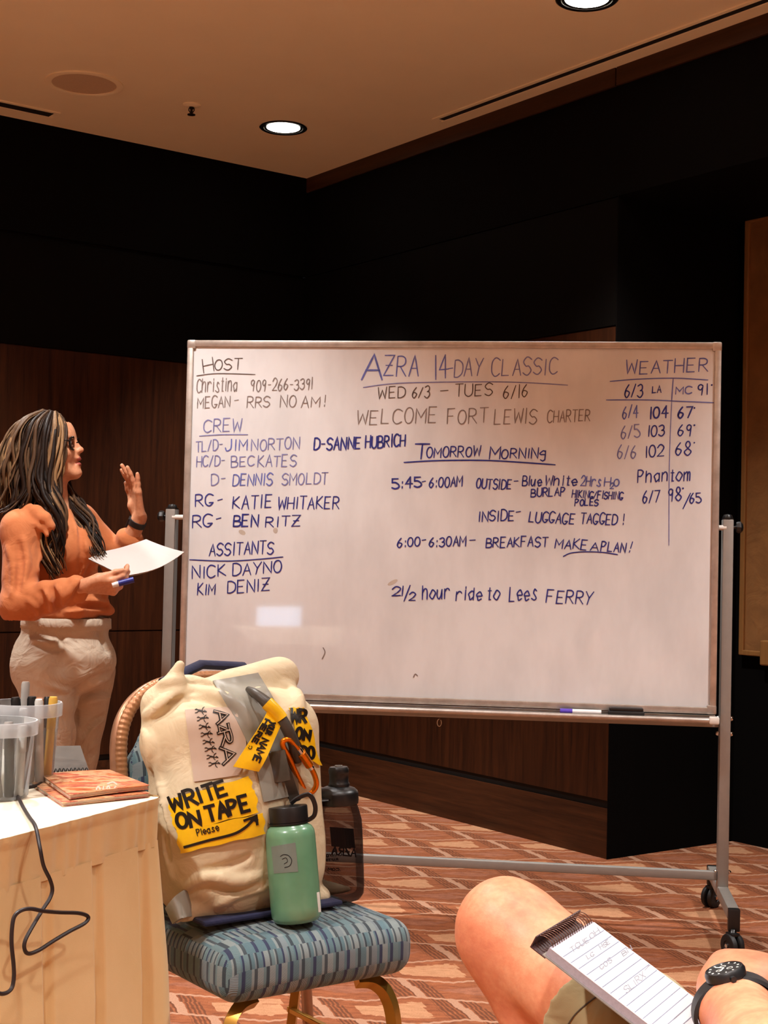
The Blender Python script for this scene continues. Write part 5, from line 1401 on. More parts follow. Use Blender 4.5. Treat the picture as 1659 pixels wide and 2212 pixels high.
# glasses
M['glasses'] = simple('black_glasses', (14, 13, 13), .22); M['lens'] = mat_clear('spectacle_lens', (.93, .93, .93), mixf=.94, rough=.02, body=(.02, .02, .02))
gl = MB()
for s_ in (-1, 1):
    pts = [hp_(.083 - .006 * abs(math.cos(q)) + (-.004), s_ * (.034 + .026 * math.copysign(abs(math.cos(q)) ** .75, math.cos(q))), .012 + .021 * math.copysign(abs(math.sin(q)) ** .75, math.sin(q))) for q in [i * math.pi / 12 for i in range(24)]]
    gl.tube(pts, .0036, 8, closed=True)
    gl.tube([hp_(.072, s_ * .061, .020), hp_(.04, s_ * .071, .019), hp_(-.005, s_ * .077, .012), hp_(-.02, s_ * .077, -.008)], .0034, 8, flat=2.0, up=(0, 1, 0))
gl.tube([hp_(.082, -.009, .016), hp_(.086, 0, .018), hp_(.082, .009, .016)], .003, 8)
gls = gl.build('glasses', M['glasses'], woman, True, True)
for s_ in (-1, 1):
    pts = [hp_(.080 - .005 * abs(math.cos(q)), s_ * (.034 + .024 * math.cos(q)), .012 + .019 * math.sin(q)) for q in [i * math.pi / 10 for i in range(20)]]
    mk('lens', pts, [tuple(range(20))], M['lens'], gls, False, True)

# --- shirt
f = Field(wp_(-50, 1345, -.40), wp_(345, 1075, .32), .0048)
f.cap(NS + np.array((0, 0, -.008)), FS, .058, .058, .06)
f.ell(wp_(118, 1185, 0), (.128, .132, .150), .05); f.ell(wp_(143, 1290, 0), (.136, .125, .115), .06)
f.ell(wp_(160, 1190, -.075), (.078, .066, .075), .045); f.ell(wp_(172, 1188, .05), (.07, .066, .072), .045)
f.cap(NS + np.array((.004, 0, -.012)), NE, .058, .060, .04); f.cap(NE, NE * .55 + NW * .45, .062, .050, .025); f.cap(NE * .55 + NW * .45, NE * .16 + NW * .84, .049, .040, .02)
f.cap(FS, FE, .062, .055, .035); f.cap(FE, FE * .6 + FW * .4, .055, .046, .02)
# collar and hood lying on the shoulders
f.cap(wp_(52, 1096, -.085), wp_(102, 1126, -.105), .030, .024, .018); f.cap(wp_(50, 1092, -.06), wp_(75, 1080, .04), .032, .03, .03); f.cap(wp_(150, 1090, .07), wp_(172, 1118, .05), .02, .018, .02)
f.cap(wp_(70, 1080, .06), wp_(150, 1088, .075), .03, .022, .03)
HOOD = [wp_(*q) for q in ((40, 1096, -.10), (58, 1098, -.130), (78, 1107, -.158), (96, 1121, -.172), (108, 1137, -.172), (110, 1150, -.16))]
f.chain(HOOD, [.012, .018, .022, .021, .015, .008], .014)
f.chain([q + np.array((-.006, -.012, -.028)) for q in HOOD[1:5]], [.008, .013, .013, .008], .006)
# gathered hem and rolled cuffs
for q, (dy_, rr_) in enumerate(((-.06, .018), (0, .02), (.06, .018))): pass
f.cap(wp_(168, 1318, -.105), wp_(232, 1318, -.02), .020, .022, .02); f.cap(wp_(165, 1304, -.11), wp_(228, 1300, -.03), .012, .014, .02); f.cap(wp_(60, 1330, -.09), wp_(165, 1326, -.115), .018, .016, .03)
c0 = NE * .2 + NW * .8; cd_ = (NW - NE) / np.linalg.norm(NW - NE)
f.cap(c0 - cd_ * .018, c0 + cd_ * .006, .045, .043, .006); 
c1_ = FE * .55 + FW * .45; ce_ = (FW - FE) / np.linalg.norm(FW - FE); f.cap(c1_ - ce_ * .02, c1_ + ce_ * .004, .050, .047, .008)
def near(a, b_, r):
    a = np.array(a); b_ = np.array(b_); ba = b_ - a; L = float(ba @ ba)
    def g(X, Y, Z):
        t_ = np.clip(((X - a[0]) * ba[0] + (Y - a[1]) * ba[1] + (Z - a[2]) * ba[2]) / L, 0, 1)
        return np.clip(1.4 - np.sqrt((X - a[0] - t_ * ba[0]) ** 2 + (Y - a[1] - t_ * ba[1]) ** 2 + (Z - a[2] - t_ * ba[2]) ** 2) / r, 0, 1)
    return g
f.warp(wrink(cd_ + np.array((0, .1, .35)), 120, .0042, (0, .4, 1), 24, .7, near(NE, NW, .075)))
f.warp(wrink((.5, 0, -.5), 60, .0028, (.6, .3, .5), 17, 1.2, near(NS, NE, .08)))
f.warp(wrink((.25, .2, 1), 105, .0040, (1, .2, 0), 13, .2, near(wp_(150, 1325, -.08), wp_(235, 1310, -.02), .10)))
f.warp(wrink((.9, .2, .45), 48, .0040, (.2, .3, 1), 12, 2.0, near(wp_(110, 1200, -.1), wp_(190, 1270, -.08), .12)))
f.warp(wrink(ce_ + np.array((.2, 0, 0)), 120, .004, (1, .4, 0), 24, .7, near(FE, FW, .075)))
# hem cut, neck opening, sleeve ends
zh = wp_(140, 1338)[2]
f.warp(lambda X, Y, Z: np.where(Z < zh + .004 * np.sin(40 * X + 20 * Y), .02, 0))
def cut(o, d, rr):
    def g(X, Y, Z):
        s_ = (X - o[0]) * d[0] + (Y - o[1]) * d[1] + (Z - o[2]) * d[2]; q = np.sqrt((X - o[0]) ** 2 + (Y - o[1]) ** 2 + (Z - o[2]) ** 2)
        return np.where((s_ > 0) & (q < rr), np.maximum(0, .02 + 0 * s_), 0)
    return g
f.cap(hp_(.02, 0, -.09), wp_(120, 1112, -.01), .050, .048, .012, True)
# folds that hang from the bust, the placket and the sleeve creases
add_folds(f, [([(150, 1112), (166, 1150), (186, 1190)], .006), ([(205, 1212), (196, 1250), (176, 1300)], .007), ([(182, 1222), (165, 1262), (140, 1296)], .006), ([(82, 1150), (86, 1190), (80, 1235)], .006), ([(226, 1215), (224, 1255), (228, 1300)], .007),
    ([(150, 1306), (190, 1300), (232, 1304)], .008), ([(140, 1322), (185, 1314), (234, 1320)], .008), ([(16, 1180), (30, 1230), (26, 1290)], .006), ([(50, 1160), (58, 1210), (50, 1260)], .006), ([(60, 1296), (78, 1310), (84, 1328)], .006), ([(95, 1280), (108, 1296), (112, 1318)], .007), ([(122, 1268), (134, 1286), (136, 1304)], .006)],
    [([(160, 1098), (172, 1140), (176, 1190), (170, 1250)], .004), ([(88, 1130), (92, 1180), (84, 1225)], .005), ([(194, 1222), (180, 1262), (158, 1300)], .005), ([(145, 1314), (190, 1308), (232, 1311)], .006), ([(86, 1278), (96, 1300), (98, 1322)], .005), ([(110, 1270), (122, 1290), (124, 1310)], .005), ([(38, 1170), (44, 1220), (38, 1280)], .005)])
shirt = f.build('shirt', M['shirt'], woman, 1, world=True)
M['cuff'] = M['shirt']
# --- trousers
f = Field(wp_(-20, 1990, -.24), wp_(290, 1325, .24), .0052)
f.ell(wp_(142, 1345, 0), (.146, .134, .06), .04); f.ell(wp_(138, 1425, 0), (.172, .150, .125), .05); f.ell(wp_(95, 1440, -.02), (.108, .13, .10), .05)
f.cap(wp_(100, 1450, -.085), NK, .100, .070, .03); f.cap(NK, wp_(116, 1915, -.07), .068, .060, .02)
f.cap(wp_(186, 1452, .075), FK, .098, .060, .012); f.cap(FK, wp_(152, 1915, .10), .060, .056, .012)
zt = wp_(140, 1333)[2]
f.warp(lambda X, Y, Z: np.where(Z > zt, .02, 0)); f.warp(lambda X, Y, Z: np.where(Z < .075, .03, 0))
f.warp(wrink((.35, 0, 1), 75, .0055, (1, .6, 0), 15, .9, near(wp_(130, 1480, -.09), wp_(240, 1490, 0), .12)))
f.warp(wrink((-.4, 0, 1), 60, .0052, (1, .6, 0), 13, 2.2, near(wp_(170, 1560, .0), FK, .10)))
f.warp(wrink((.6, 0, 1), 50, .0034, (1, .6, 0), 12, .2, near(wp_(70, 1440, -.1), wp_(100, 1640, -.1), .14)))
add_folds(f, [([(168, 1496), (200, 1478), (236, 1464)], .006), ([(172, 1520), (205, 1512), (236, 1506)], .005), ([(70, 1466), (115, 1484), (156, 1496)], .005), ([(176, 1600), (194, 1572), (222, 1552)], .006), ([(166, 1645), (188, 1618), (212, 1600)], .005), ([(60, 1380), (100, 1390), (150, 1386)], .003)],
    [([(166, 1488), (200, 1468), (240, 1452)], .005), ([(170, 1508), (204, 1496), (238, 1490)], .004), ([(132, 1372), (130, 1400), (104, 1402), (78, 1392)], .003), ([(180, 1588), (200, 1562), (226, 1546)], .005), ([(166, 1500), (162, 1560), (158, 1640)], .005), ([(212, 1352), (222, 1385), (236, 1410)], .003)])
tro = f.build('trousers', M['trousers'], woman, 1, world=True)
b = MB(); wc = wp_(143, 1347)
ring = [(wc[0] + .150 * math.cos(q), wc[1] + .1385 * math.sin(q), 0) for q in [i * 2 * math.pi / 64 for i in range(64)]]
vs = []
for z_, e_ in ((zt - .040, -.010), (zt - .036, .0015), (zt - .004, .000), (zt, -.006)):
    vs += [(wc[0] + (.147 + e_) * math.cos(i * 2 * math.pi / 64), wc[1] + (.1355 + e_) * math.sin(i * 2 * math.pi / 64), z_) for i in range(64)]
fs = [(j * 64 + i, j * 64 + (i + 1) % 64, (j + 1) * 64 + (i + 1) % 64, (j + 1) * 64 + i) for j in range(3) for i in range(64)]
mk('waistband', vs, fs, M['trousers'], tro, True, True)
b = MB()
for A in (NA, FA): 
    b = MB(); b.sphere((A[0] + .07, A[1] - .01, .035), .05, 20, 0, (2.6, 1.05, .68)); sh_ = b.build('shoe', M['black_rubber'], woman, True, True)
# watch on the raised wrist
b = MB(); wax = frame((FW - FE)); wcn = FW - (V(FW) - V(FE)).normalized() * .022 if False else np.array(V(FW) - (V(FW) - V(FE)).normalized() * .022)
b.lathe([(.0275, -.011), (.030, -.010), (.030, .010), (.0275, .011)], 28, V(wcn), wax); wt = b.build('watch_strap', M['black_rubber'], woman, True, True)
b = MB(); b.box(V(wcn) + V((-.030, .004, .004)), (.010, .034, .036), .004, wax); b.build('watch_case', M['black_plastic'], wt, False, True)

# --- hair: a scalp mass and many wavy locks
t = NT('long_brown_hair'); co = t.coord()
tone = t.node('ShaderNodeAttribute', attribute_name='tone').outputs['Fac']
fi = t.noise(t.mapping(co, (160, 160, 10)), 1.0, 3)
ff = t.math('ADD', tone, t.math('MULTIPLY', t.math('SUBTRACT', fi, .5), .35))
t.set(color=t.ramp(ff, [(.0, lin((16, 11, 9))), (.35, lin((40, 26, 18))), (.6, lin((90, 66, 46))), (.85, lin((150, 116, 80))), (1.0, lin((190, 150, 104)))]), rough=.5, spec=.16, normal=t.bump(fi, .4, .003))
M['hair'] = t.m
hb = MB(); tones = []
rh = random.Random(11)
def lock(pts, r, tn, wave=.011, n=6):
    Q = crom(pts, 9); m = len(Q); ph_ = rh.uniform(0, 6.28); fq = rh.uniform(26, 36); L = 0; out = []; rs = []
    for i, p_ in enumerate(Q):
        if i: L += (p_ - Q[i - 1]).length
        u_ = i / (m - 1); am = wave * min(1, max(0, u_ - .15) * 1.8)
        out.append(p_ + V((math.sin(fq * L + ph_) * am, math.cos(fq * .8 * L + ph_) * am * .7, 0)))
        rs.append(r * (.35 + 1.0 * math.sin(math.pi * min(.93, .10 + u_ * .86)) ** .7) * (1 - .55 * max(0, u_ - .7) / .3))
    nb = len(hb.v); hb.tube(out, rs, n, flat=.55); tones.extend([tn] * (len(hb.v) - nb))
def guide(ps): return [V(wp_(*q)) for q in ps]
GD = [ # (points px,py,depth; locks; spread; radius; tone range)
 ([(96, 889, .0), (62, 908, -.045), (40, 950, -.075), (34, 1005, -.09), (22, 1055, -.10), (12, 1105, -.11)], 16, .020, .011, (.35, .9)),
 ([(94, 889, .03), (48, 915, .02), (18, 965, -.01), (6, 1020, -.03), (-6, 1070, -.05), (-18, 1110, -.06)], 14, .022, .011, (.4, .95)),
 ([(102, 889, -.01), (78, 915, -.068), (66, 965, -.092), (62, 1020, -.105), (58, 1065, -.12), (40, 1095, -.13), (18, 1108, -.14)], 14, .016, .011, (.1, .6)),
 ([(110, 889, -.01), (98, 920, -.072), (88, 970, -.094), (84, 1025, -.106), (96, 1070, -.125), (112, 1110, -.142), (118, 1160, -.15), (112, 1205, -.15)], 16, .015, .011, (.05, .6)),
 ([(118, 890, -.01), (118, 920, -.066), (112, 965, -.088), (104, 1010, -.10), (108, 1050, -.112), (120, 1100, -.138), (126, 1150, -.15), (110, 1185, -.155), (124, 1235, -.155)], 16, .012, .010, (.15, .72)),
 ([(124, 895, -.01), (131, 918, -.050), (128, 960, -.072), (122, 1000, -.085), (114, 1040, -.095), (110, 1085, -.12), (104, 1130, -.145), (100, 1185, -.155), (118, 1250, -.155)], 12, .011, .009, (.15, .85)),
 ([(128, 894, .01), (138, 914, -.03), (137, 945, -.060), (131, 985, -.074), (124, 1025, -.08), (120, 1060, -.095), (118, 1100, -.12)], 8, .006, .007, (.2, .85)),
 ([(124, 895, .03), (136, 925, .065), (130, 985, .08), (134, 1050, .06), (160, 1085, .01), (182, 1120, -.04), (198, 1160, -.085), (212, 1200, -.11)], 16, .013, .009, (.05, .7)),
 ([(120, 895, .04), (125, 950, .085), (125, 1010, .09), (140, 1065, .07), (165, 1100, .02), (185, 1140, -.05), (205, 1190, -.10)], 10, .016, .009, (.0, .5)),
 ([(92, 889, .03), (40, 925, .06), (20, 980, .06), (15, 1040, .04), (5, 1090, .01)], 12, .024, .011, (.1, .5)),
 ([(95, 889, .04), (70, 920, .085), (60, 980, .09), (60, 1040, .08), (50, 1090, .06)], 10, .022, .011, (.0, .4)),
 ([(70, 960, -.08), (60, 1000, -.09), (75, 1050, -.11), (60, 1090, -.13), (72, 1120, -.14)], 8, .014, .010, (.0, .4)),
]
for pts, n_, sp__, r_, (t0_, t1_) in GD:
    g = guide(pts)
    for i in range(int(n_ * 3.0)):
        o_ = V((rh.gauss(0, 1) * sp__, rh.gauss(0, 1) * sp__ * .8, rh.gauss(0, 1) * sp__ * .4)); o_ = o_ * min(1.0, 1.9 * sp__ / max(o_.length, 1e-6)); e_ = rh.uniform(.8, 1.06)
        gg = [p_ + o_ * (.35 + .65 * min(1, k / 3)) for k, p_ in enumerate(g)]
        gg[-1] = gg[-2].lerp(gg[-1], e_)
        lock(gg, r_ * rh.uniform(.24, .62), rh.uniform(t0_, t1_))
hair = hb.build('hair', M['hair'], woman, True, True, angle=None)
at_ = hair.data.attributes.new('tone', 'FLOAT', 'POINT'); at_.data.foreach_set('value', tones)
f = Field(wp_(-20, 1120, -.17), wp_(165, 880, .17), .006)
f.ell(hp_(-.022, 0, .046), np.array((.088, .078, .080)), .02, HRm)
f.ell(hp_(-.06, 0, -.04), np.array((.07, .085, .10)), .04, HRm); f.cap(wp_(52, 1000, 0), wp_(38, 1085, -.02), .075, .06, .04)
f.ell(hp_(.092, 0, -.02), np.array((.062, .12, .085)), .012, HRm, True)
cap_h = f.build('hair_mass', M['hair'], hair, 1, world=True)
a2_ = cap_h.data.attributes.new('tone', 'FLOAT', 'POINT'); a2_.data.foreach_set('value', [.22] * len(cap_h.data.vertices))

# --- papers and marker held in the near hand
Lq, Tq, Rq, Nq = V(wp_(181, 1209, -.09)), V(wp_(316, 1166, -.06)), V(wp_(402, 1204, -.16)), V(wp_(268, 1247, -.20))
pq = thing('paper_stack', 'curling sheets of white paper held low in the woman\'s hand', 'paper', (Lq + Rq) / 2)
pnm = (Tq - Lq).cross(Nq - Lq).normalized(); pnm = pnm if pnm.z > 0 else -pnm
M['paper'] = simple('white_paper', (192, 186, 182), .7, var=.01)
def leaf(z0, th, name, j):
    nu, nv = 16, 12; vs = []
    for L_ in (z0 + th, z0):
        for q in range(nv + 1):
            for i in range(nu + 1):
                a, c_ = i / nu, q / nv
                p_ = Lq.lerp(Tq, a).lerp(Nq.lerp(Rq, a), c_)
                vs.append(p_ + pnm * (L_ + .020 * (a * a) * c_ * c_ - .014 * math.sin(math.pi * a) * (.4 + .6 * c_) + .012 * (1 - a) * (1 - c_) + .002 * j * math.sin(5 * a + j)))
    N = (nu + 1) * (nv + 1); n1 = nu + 1; fs = []
    for q in range(nv):
        for i in range(nu):
            a = q * n1 + i; fs += [(a, a + n1, a + n1 + 1, a + 1), (N + a, N + a + 1, N + a + n1 + 1, N + a + n1)]
    ring = list(range(n1)) + [q * n1 + nu for q in range(1, nv + 1)] + [nv * n1 + i for i in range(nu - 1, -1, -1)] + [q * n1 for q in range(nv - 1, 0, -1)]
    for k in range(len(ring)): fs.append((ring[k], N + ring[k], N + ring[(k + 1) % len(ring)], ring[(k + 1) % len(ring)]))
    return mk(name, vs, fs, M['paper'], pq, True, world=True, angle=40)
leaf(.0005, .0012, 'sheet', 0); leaf(.0024, .0010, 'sheet', 1)
mw = thing('dry_erase_marker', 'blue dry-erase marker gripped in the woman\'s hand under the papers', 'marker', wp_(266, 1254, -.25))
M['marker_blue'] = simple('marker_blue', (38, 48, 140), .35)
ma, mbb = V(wp_(252, 1262, -.288)), V(wp_(289, 1252, -.278)); md = (mbb - ma).normalized()
b = MB(); b.tube([ma - md * .014, ma + md * .006], .0080, 14); b.build('barrel', M['marker_white'], mw, True, True)
b = MB(); b.tube([ma + md * .006, mbb], .0095, 14); b.build('cap', M['marker_blue'], mw, True, True)
# ------------------------------------------------------------------ man seated at the lower right: knee, pad, wrist
def dp(px, py, d): return np.array(at(px, py, d))
KN = dp(1090, 2006, 1.99)                      # knee
f = Field((KN[0] - .22, .95, .0), (1.05, 2.2, 1.42), .0052)
HIP = np.array((.62, 1.46, .44)); ANK = np.array((KN[0] + .21, KN[1] - .08, .26))
f.ell(KN + np.array((.0, -.005, .004)), (.060, .064, .062), .03)
f.ell(KN + np.array((-.012, -.03, .012)), (.034, .03, .034), .03)
f.cap(KN, HIP, .058, .080, .03)
f.cap(KN + np.array((.03, -.01, -.015)), KN * .55 + HIP * .45, .056, .072, .04)
f.cap(KN + np.array((0, 0, -.02)), KN * .45 + ANK * .55, .054, .058, .03); f.cap(KN * .45 + ANK * .55, ANK, .058, .034, .03)
f.cap(ANK, ANK + np.array((-.10, .07, -.05)), .036, .03, .03)
# the leg beneath
H2 = np.array((.74, 1.66, .50)); K2 = np.array((.44, 1.95, .465)); A2 = np.array((.42, 1.97, .09))
f.cap(H2, K2, .092, .062, .03); f.cap(K2, A2, .058, .036, .03); f.cap(A2, A2 + np.array((-.16, .09, -.045)), .036, .028, .03)
# trunk, neck, head
f.ell((.70, 1.52, .56), (.16, .19, .14), .06); f.cap((.72, 1.50, .6), (.76, 1.42, 1.0), .15, .15, .08)
SHL, SHR = np.array((.66, 1.22, 1.02)), np.array((.88, 1.58, 1.03)); f.cap(SHL, SHR, .075, .075, .06)
f.cap((.76, 1.40, 1.05), (.74, 1.40, 1.18), .058, .055, .03); f.ell((.735, 1.405, 1.285), (.085, .08, .11), .03)
f.ell((.68, 1.44, 1.25), (.03, .03, .05), .03); f.cap((.655, 1.46, 1.285), (.632, 1.472, 1.26), .010, .012, .012)
f.ell((.77, 1.47, 1.275), (.016, .01, .03), .01); f.ell((.705, 1.345, 1.275), (.016, .01, .03), .01)
# near arm: elbow to wrist, then the hand reaching past the pad
EL = np.array((.37, 1.20, .70)); WR = dp(1592, 2160, 1.60)
WRp = WR + np.array((0, 0, -.012))
f.cap(SHL, EL, .058, .048, .04); f.cap(EL, EL * .45 + WRp * .55, .052, .046, .03); f.cap(EL * .45 + WRp * .55, WRp, .046, .036, .02); f.ell(WRp, (.041, .04, .032), .02)
f.cap(SHR, (.91, 1.71, .74), .056, .046, .04); f.cap((.91, 1.71, .74), (.72, 1.86, .62), .044, .032, .03)
hand(f, (.72, 1.86, .62), (-.9, .4, -.1), (0, .2, 1), (-.3, -.9, 0), .19, ((.4, .5, .3),) * 4, .04)
H0 = WRp + (WRp - EL) / np.linalg.norm(WRp - EL) * .018
tgt = dp(1652, 2080, 1.735)
hf = tgt - H0
hand(f, H0, hf, (-.92, .25, .12), (.05, .35, -.9), .20, ((.75, .75, .4), (.8, .8, .5), (.85, .85, .5), (.9, .9, .5)), .05, (.40, .35), .0105, .008, None, 1.35)
f.ell(H0 + hf * .42 + np.array((.006, 0, .006)), (.047, .050, .030), .03)
for px_, py_, d_ in ((1582, 2092, 1.71), (1614, 2074, 1.725), (1650, 2064, 1.735)): f.ell(dp(px_, py_, d_) + np.array((0, 0, -.012)), (.014, .016, .014), .015)
f.D[:, :, 0] = np.maximum(f.D[:, :, 0], .001)
f.warp(wrink((.3, .2, 1), 160, .0008, (1, .5, .2), 60, .3, near(KN - np.array((0, 0, .03)), KN + np.array((0, 0, .03)), .09)))
man = f.build('person', M['skin_m'], None, 1, loc=V((.66, 1.5, 0)))
tag(man, 'seated person at the lower right, bare knee in khaki shorts, black wristwatch, holding a notepad', 'person')
# shorts
M['khaki'] = mat_fabric('khaki_shorts', (138, 122, 88), (156, 140, 104), 8, wr=.3, wscale=12, wdist=.02)
f = Field((.08, 1.20, .30), (1.0, 2.1, .80), .0052)
TH0 = KN + (HIP - KN) * .22
f.cap(TH0, HIP, .077, .092, .03); f.cap(np.array((.54, 1.86, .475)), H2, .090, .11, .03); f.ell((.71, 1.52, .57), (.18, .21, .15), .06)
f.warp(wrink((1, -.6, .3), 60, .0045, (0, .5, 1), 18, .5)); f.warp(wrink((.4, .5, 1), 44, .003, (1, .5, .2), 14, 1.5))
axh = (HIP - KN) / np.linalg.norm(HIP - KN)
hem0 = KN + (HIP - KN) * .20
def hemcut(X, Y, Z):
    s_ = (X - hem0[0]) * axh[0] + (Y - hem0[1]) * axh[1] + (Z - hem0[2]) * axh[2] * 1.0
    return np.where(s_ < .02 + .25 * (Z - hem0[2]), .03, 0)
f.warp(hemcut)
sh_ = f.build('shorts', M['khaki'], man, 1, world=True)
sbv = surf_map(bvh_of(sh_))
b = MB()
ribbon(b, [(v_.x, v_.y) for v_ in crom([(1290, 2152, 0), (1264, 2172, 0), (1242, 2192, 0), (1226, 2215, 0)], 5)], 2.2, sbv, .0012, .001); b.build('seam', M['strap'], sh_, False, True)
M['shirt_m'] = mat_fabric('grey_shirt', (92, 98, 108), (108, 114, 124))
f = Field((.42, 1.02, .5), (1.12, 1.9, 1.14), .008)
f.cap((.72, 1.50, .6), (.76, 1.42, 1.0), .165, .165, .08); f.cap(SHL, SHR, .09, .09, .06); f.cap(SHL, SHL * .5 + EL * .5, .076, .072, .04); f.cap(SHR, (.895, 1.65, .88), .076, .072, .04)
f.build('shirt', M['shirt_m'], man, 1, world=True)
M['hair_m'] = simple('short_grey_hair', (110, 104, 98), .6)
f = Field((.62, 1.28, 1.22), (.86, 1.52, 1.43), .006); f.ell((.75, 1.395, 1.31), (.092, .088, .098), .02); f.ell((.64, 1.46, 1.25), (.08, .08, .08), .02, None, True); f.warp(lambda X, Y, Z: np.where(Z < 1.25, .02, 0)); f.build('hair', M['hair_m'], man, 1, world=True)
# wristwatch: strap loop, case, dial
wa = V((WRp - EL)).normalized(); fa = V((-.30, .10, .95)); fa = (fa - wa * fa.dot(wa)).normalized(); ra = wa.cross(fa).normalized()
wc_ = V(WRp)
def wpt(ang, r_, s_): return wc_ + (fa * math.cos(ang) * r_ * .90 + ra * math.sin(ang) * r_ * 1.10) + wa * s_
b = MB(); n = 48; vs, fs = [], []
for i in range(n):
    a = 2 * math.pi * i / n; hw_ = .0115 + .003 * max(0, math.cos(a))
    for (r_, s_) in ((.0405, -hw_), (.0445, -hw_ * .9), (.0445, hw_ * .9), (.0405, hw_)): vs.append(wpt(a, r_, s_))
for i in range(n):
    for k in range(4): fs.append((i * 4 + k, i * 4 + (k + 1) % 4, ((i + 1) % n) * 4 + (k + 1) % 4, ((i + 1) % n) * 4 + k))
b.add(vs, fs); ws_ = b.build('watch_strap', M['black_rubber'], man, True, True, angle=50)
CMx = frame(fa, wa); cz = wc_ + fa * .0355
b = MB(); b.lathe([(.0005, 0), (.0185, .0), (.0225, .003), (.0228, .009), (.021, .0125), (.0195, .0132), (.0188, .0118)], 40, cz, CMx); case = b.build('watch_case', M['black_plastic'], ws_, True, True, angle=35)
b = MB(); b.lathe([(.0188, .0118), (.0005, .0119)], 40, cz, CMx); dial = b.build('dial', M['black_rubber'], case, True, True)
b = MB()
for i in range(12):
    a = i * math.pi / 6; p0_, p1_ = cz + CMx @ V((.0148 * math.cos(a), .0148 * math.sin(a), .0124)), cz + CMx @ V((.0172 * math.cos(a), .0172 * math.sin(a), .0124)); b.bar(p0_, p1_, .0014, .0006, up=fa, bev=0)
for (cx_, cy_) in ((.007, .0), (-.004, .006), (-.004, -.006)):
    b.lathe([(.0030, .0121), (.0036, .0126), (.0030, .0126)], 20, cz + CMx @ V((cx_, cy_, 0)), CMx)
for a, L_ in ((.7, .0125), (2.5, .009)): b.bar(cz + fa * .0128, cz + CMx @ V((L_ * math.cos(a), L_ * math.sin(a), .0128)), .0014, .0006, up=fa, bev=0)
b.build('hour_mark', M['sticker_white'], dial, False, True)
b = MB(); b.tube([cz + CMx @ V((-.0225, -.004, .006)), cz + CMx @ V((-.0275, -.005, .006))], .0032, 10); b.build('crown', M['black_plastic'], case, True, True)

# notepad
S1 = V(dp(1182, 2044, 1.72)); wv = V((.0655, .105, .0065)); Wd = wv.length; wv.normalize()
lv = V((.134, -.078, -.0845)); lv = (lv - wv * lv.dot(wv)).normalized(); nv_ = lv.cross(wv); nv_ = nv_ if nv_.z > 0 else -nv_
np_ = thing('notepad', 'white lined spiral notepad resting on the bare thigh at the lower right', 'notepad', S1)
NMx = Matrix((lv, wv, nv_)).transposed()
if NMx.determinant() < 0: NMx = Matrix((lv, -wv, nv_)).transposed()
LL = .205
def npt(a, c_, h): return S1 + lv * a + wv * c_ + nv_ * h
M['pad_paper'] = simple('pad_paper', (204, 203, 208), .6, var=.01)
M['pad_edge'] = simple('pad_page_edges', (150, 142, 150), .7, var=.1, scale=300)
M['pad_line'] = simple('pad_rule_line', (116, 120, 138), .6); M['pencil'] = simple('faint_pencil', (132, 130, 138), .6)
M['card'] = simple('grey_card', (120, 112, 104), .7)
b = MB(); b.box(npt(LL / 2, Wd / 2, -.0055), (LL - .006, Wd - .001, .011), 0, NMx); b.build('page_block', M['pad_edge'], np_, False, True)
b = MB(); b.box(npt(LL / 2 + .002, Wd / 2, .0003), (LL - .008, Wd, .0008), 0, NMx); top = b.build('top_sheet', M['pad_paper'], np_, False, True)
b = MB(); b.box(npt(LL / 2, Wd / 2, -.0120), (LL, Wd + .003, .0014), 0, NMx); b.build('back_card', M['card'], np_, False, True)
for i in range(16):
    x_ = .022 + i * .0113
    b = MB(); b.box(npt(x_, Wd / 2, .0008), ((.0011), Wd - .004, .0003), 0, NMx); b.build('ruled_line', M['pad_line'], top, False, True)
def nmap(px, py): 
    return onplane(px, py, S1, nv_), nv_
b = MB()
for (tx, x0, y0, x1, y1, h) in (('TGUE', 1236, 2058, 1272, 2034, 11), ('OH', 1276, 2030, 1296, 2014, 11), ('LG', 1270, 2074, 1284, 2064, 10), ('HSE', 1298, 2052, 1318, 2038, 10), ('GOS', 1298, 2096, 1322, 2078, 10), ('BN', 1346, 2066, 1366, 2052, 10), ('SLIRX', 1352, 2146, 1396, 2112, 13)):
    for s_ in text_strokes(tx, x0, y0, x1, y1, h, .1, .1): ribbon(b, s_, 1.6, nmap, .0011, .0005)
ribbon(b, [(1393, 2096), (1400, 2088), (1404, 2086)], 1.8, nmap, .0011, .0005)
b.build('pencil_notes', M['pencil'], top, False, True)
b = MB()
for i in range(19):
    c_ = .006 + (Wd - .012) * i / 18
    ring = [npt(.004 - .0095 * 1 + .0125 * math.cos(a), c_, -.004 + .0092 * math.sin(a)) for a in [j * math.pi / 8 for j in range(16)]]
    b.tube([r_ + wv * .0002 * j for j, r_ in enumerate(ring)] + [ring[0] + wv * .0035], .0006, 5)
M['wire_bronze'] = simple('bronze_wire', (96, 62, 50), .35, metal=.5); b.build('spiral_wire', M['wire_bronze'], np_, True, True)
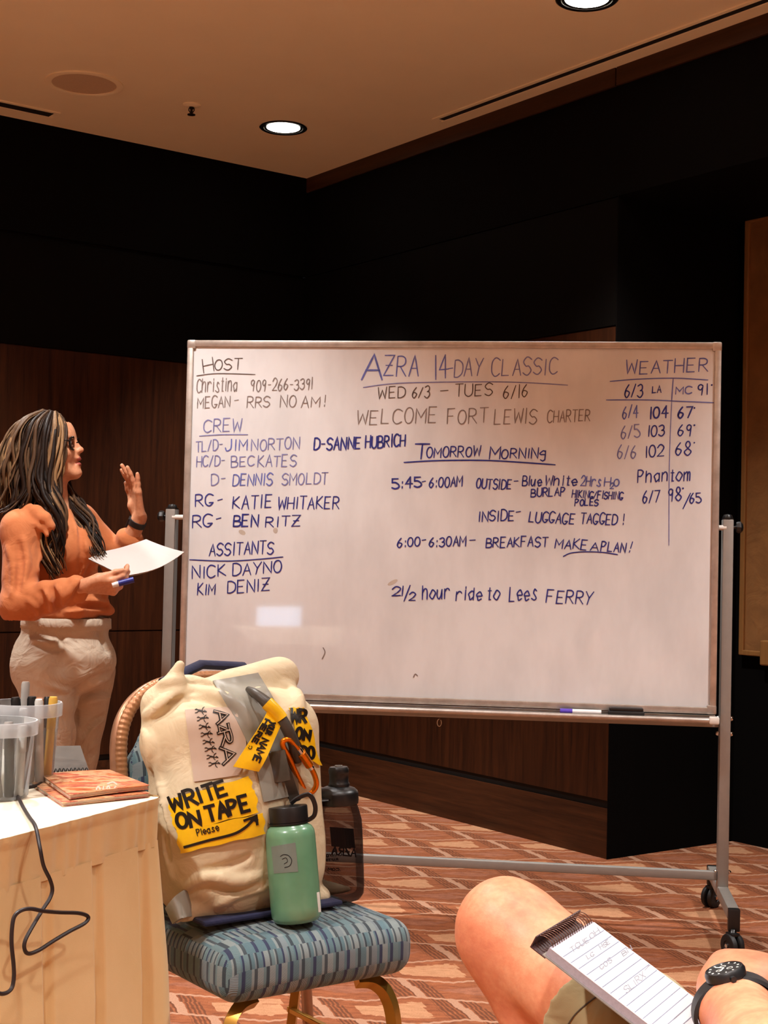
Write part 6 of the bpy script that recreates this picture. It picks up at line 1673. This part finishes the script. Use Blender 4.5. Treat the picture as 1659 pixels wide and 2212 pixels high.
b = MB(); b.box(npt(-.006, Wd / 2, -.0135), (.022, Wd + .003, .0014), 0, NMx); M['cover_maroon'] = simple('maroon_cover', (58, 34, 34), .5); b.box(npt(-.0165, Wd / 2, -.006), (.0015, Wd + .003, .016), 0, NMx); b.build('folded_cover', M['cover_maroon'], np_, False, True)

# the chair under the seated person (a copy of the banquet chair)
def copy_tree(o, parent=None):
    c_ = o.copy(); C.objects.link(c_)
    if parent is not None: c_.parent = parent
    for ch_ in list(o.children): copy_tree(ch_, c_)
    return c_
ch2 = copy_tree(chair)
ch2.location = (.74, 1.48, 0); ch2.rotation_euler = (0, 0, math.atan2(.6, -.8) - math.pi / 2)
ch2['label'] = 'banquet chair under the seated person, outside the lower right of the photo'
# ------------------------------------------------------------------ small daylight window in the wall behind the viewer (its reflection lies on the board)
def mirror_hit(px, py):
    p_ = bmap(px, py)[0]; d = ray(px, py); d = d - 2 * d.dot(bn) * bn
    best = None
    for (q0_, n_) in ((R(S_MAX, 0, 0), e1), (R(0, T_MAX, 0), e2)):
        k = (q0_ - p_).dot(n_) / d.dot(n_)
        if k > 0 and (best is None or k < best[0]): best = (k, p_ + d * k, n_)
    return best
_, wc, wn = mirror_hit(601, 1338)
wu = V((-wn.y, wn.x, 0)); WMx = Matrix((wu, wn, V((0, 0, 1)))).transposed()
e_l, e_r = mirror_hit(552, 1338)[1], mirror_hit(650, 1338)[1]; e_t, e_b = mirror_hit(601, 1310)[1], mirror_hit(601, 1366)[1]
ww, wh = (e_l - e_r).length, abs(e_t.z - e_b.z)
M['daylight'] = emis('daylight_pane', (.50, .74, 1.0), 11.0)
b = MB(); b.box(wc - wn * .004, (ww, .006, wh), 0, WMx); o = b.build('window_1', M['daylight'], None, False, True, loc=wc); tag(o, kind='structure')
b = MB()
for sx in (-1, 1):
    b.box(wc - wn * .015 + wu * sx * (ww / 2 + .02), (.04, .03, wh + .08), .003, WMx); b.box(wc - wn * .015 + V((0, 0, sx * (wh / 2 + .02))), (ww, .03, .04), .003, WMx)
fo = b.build('window_frame', M['wood_trim'], o, False, True)
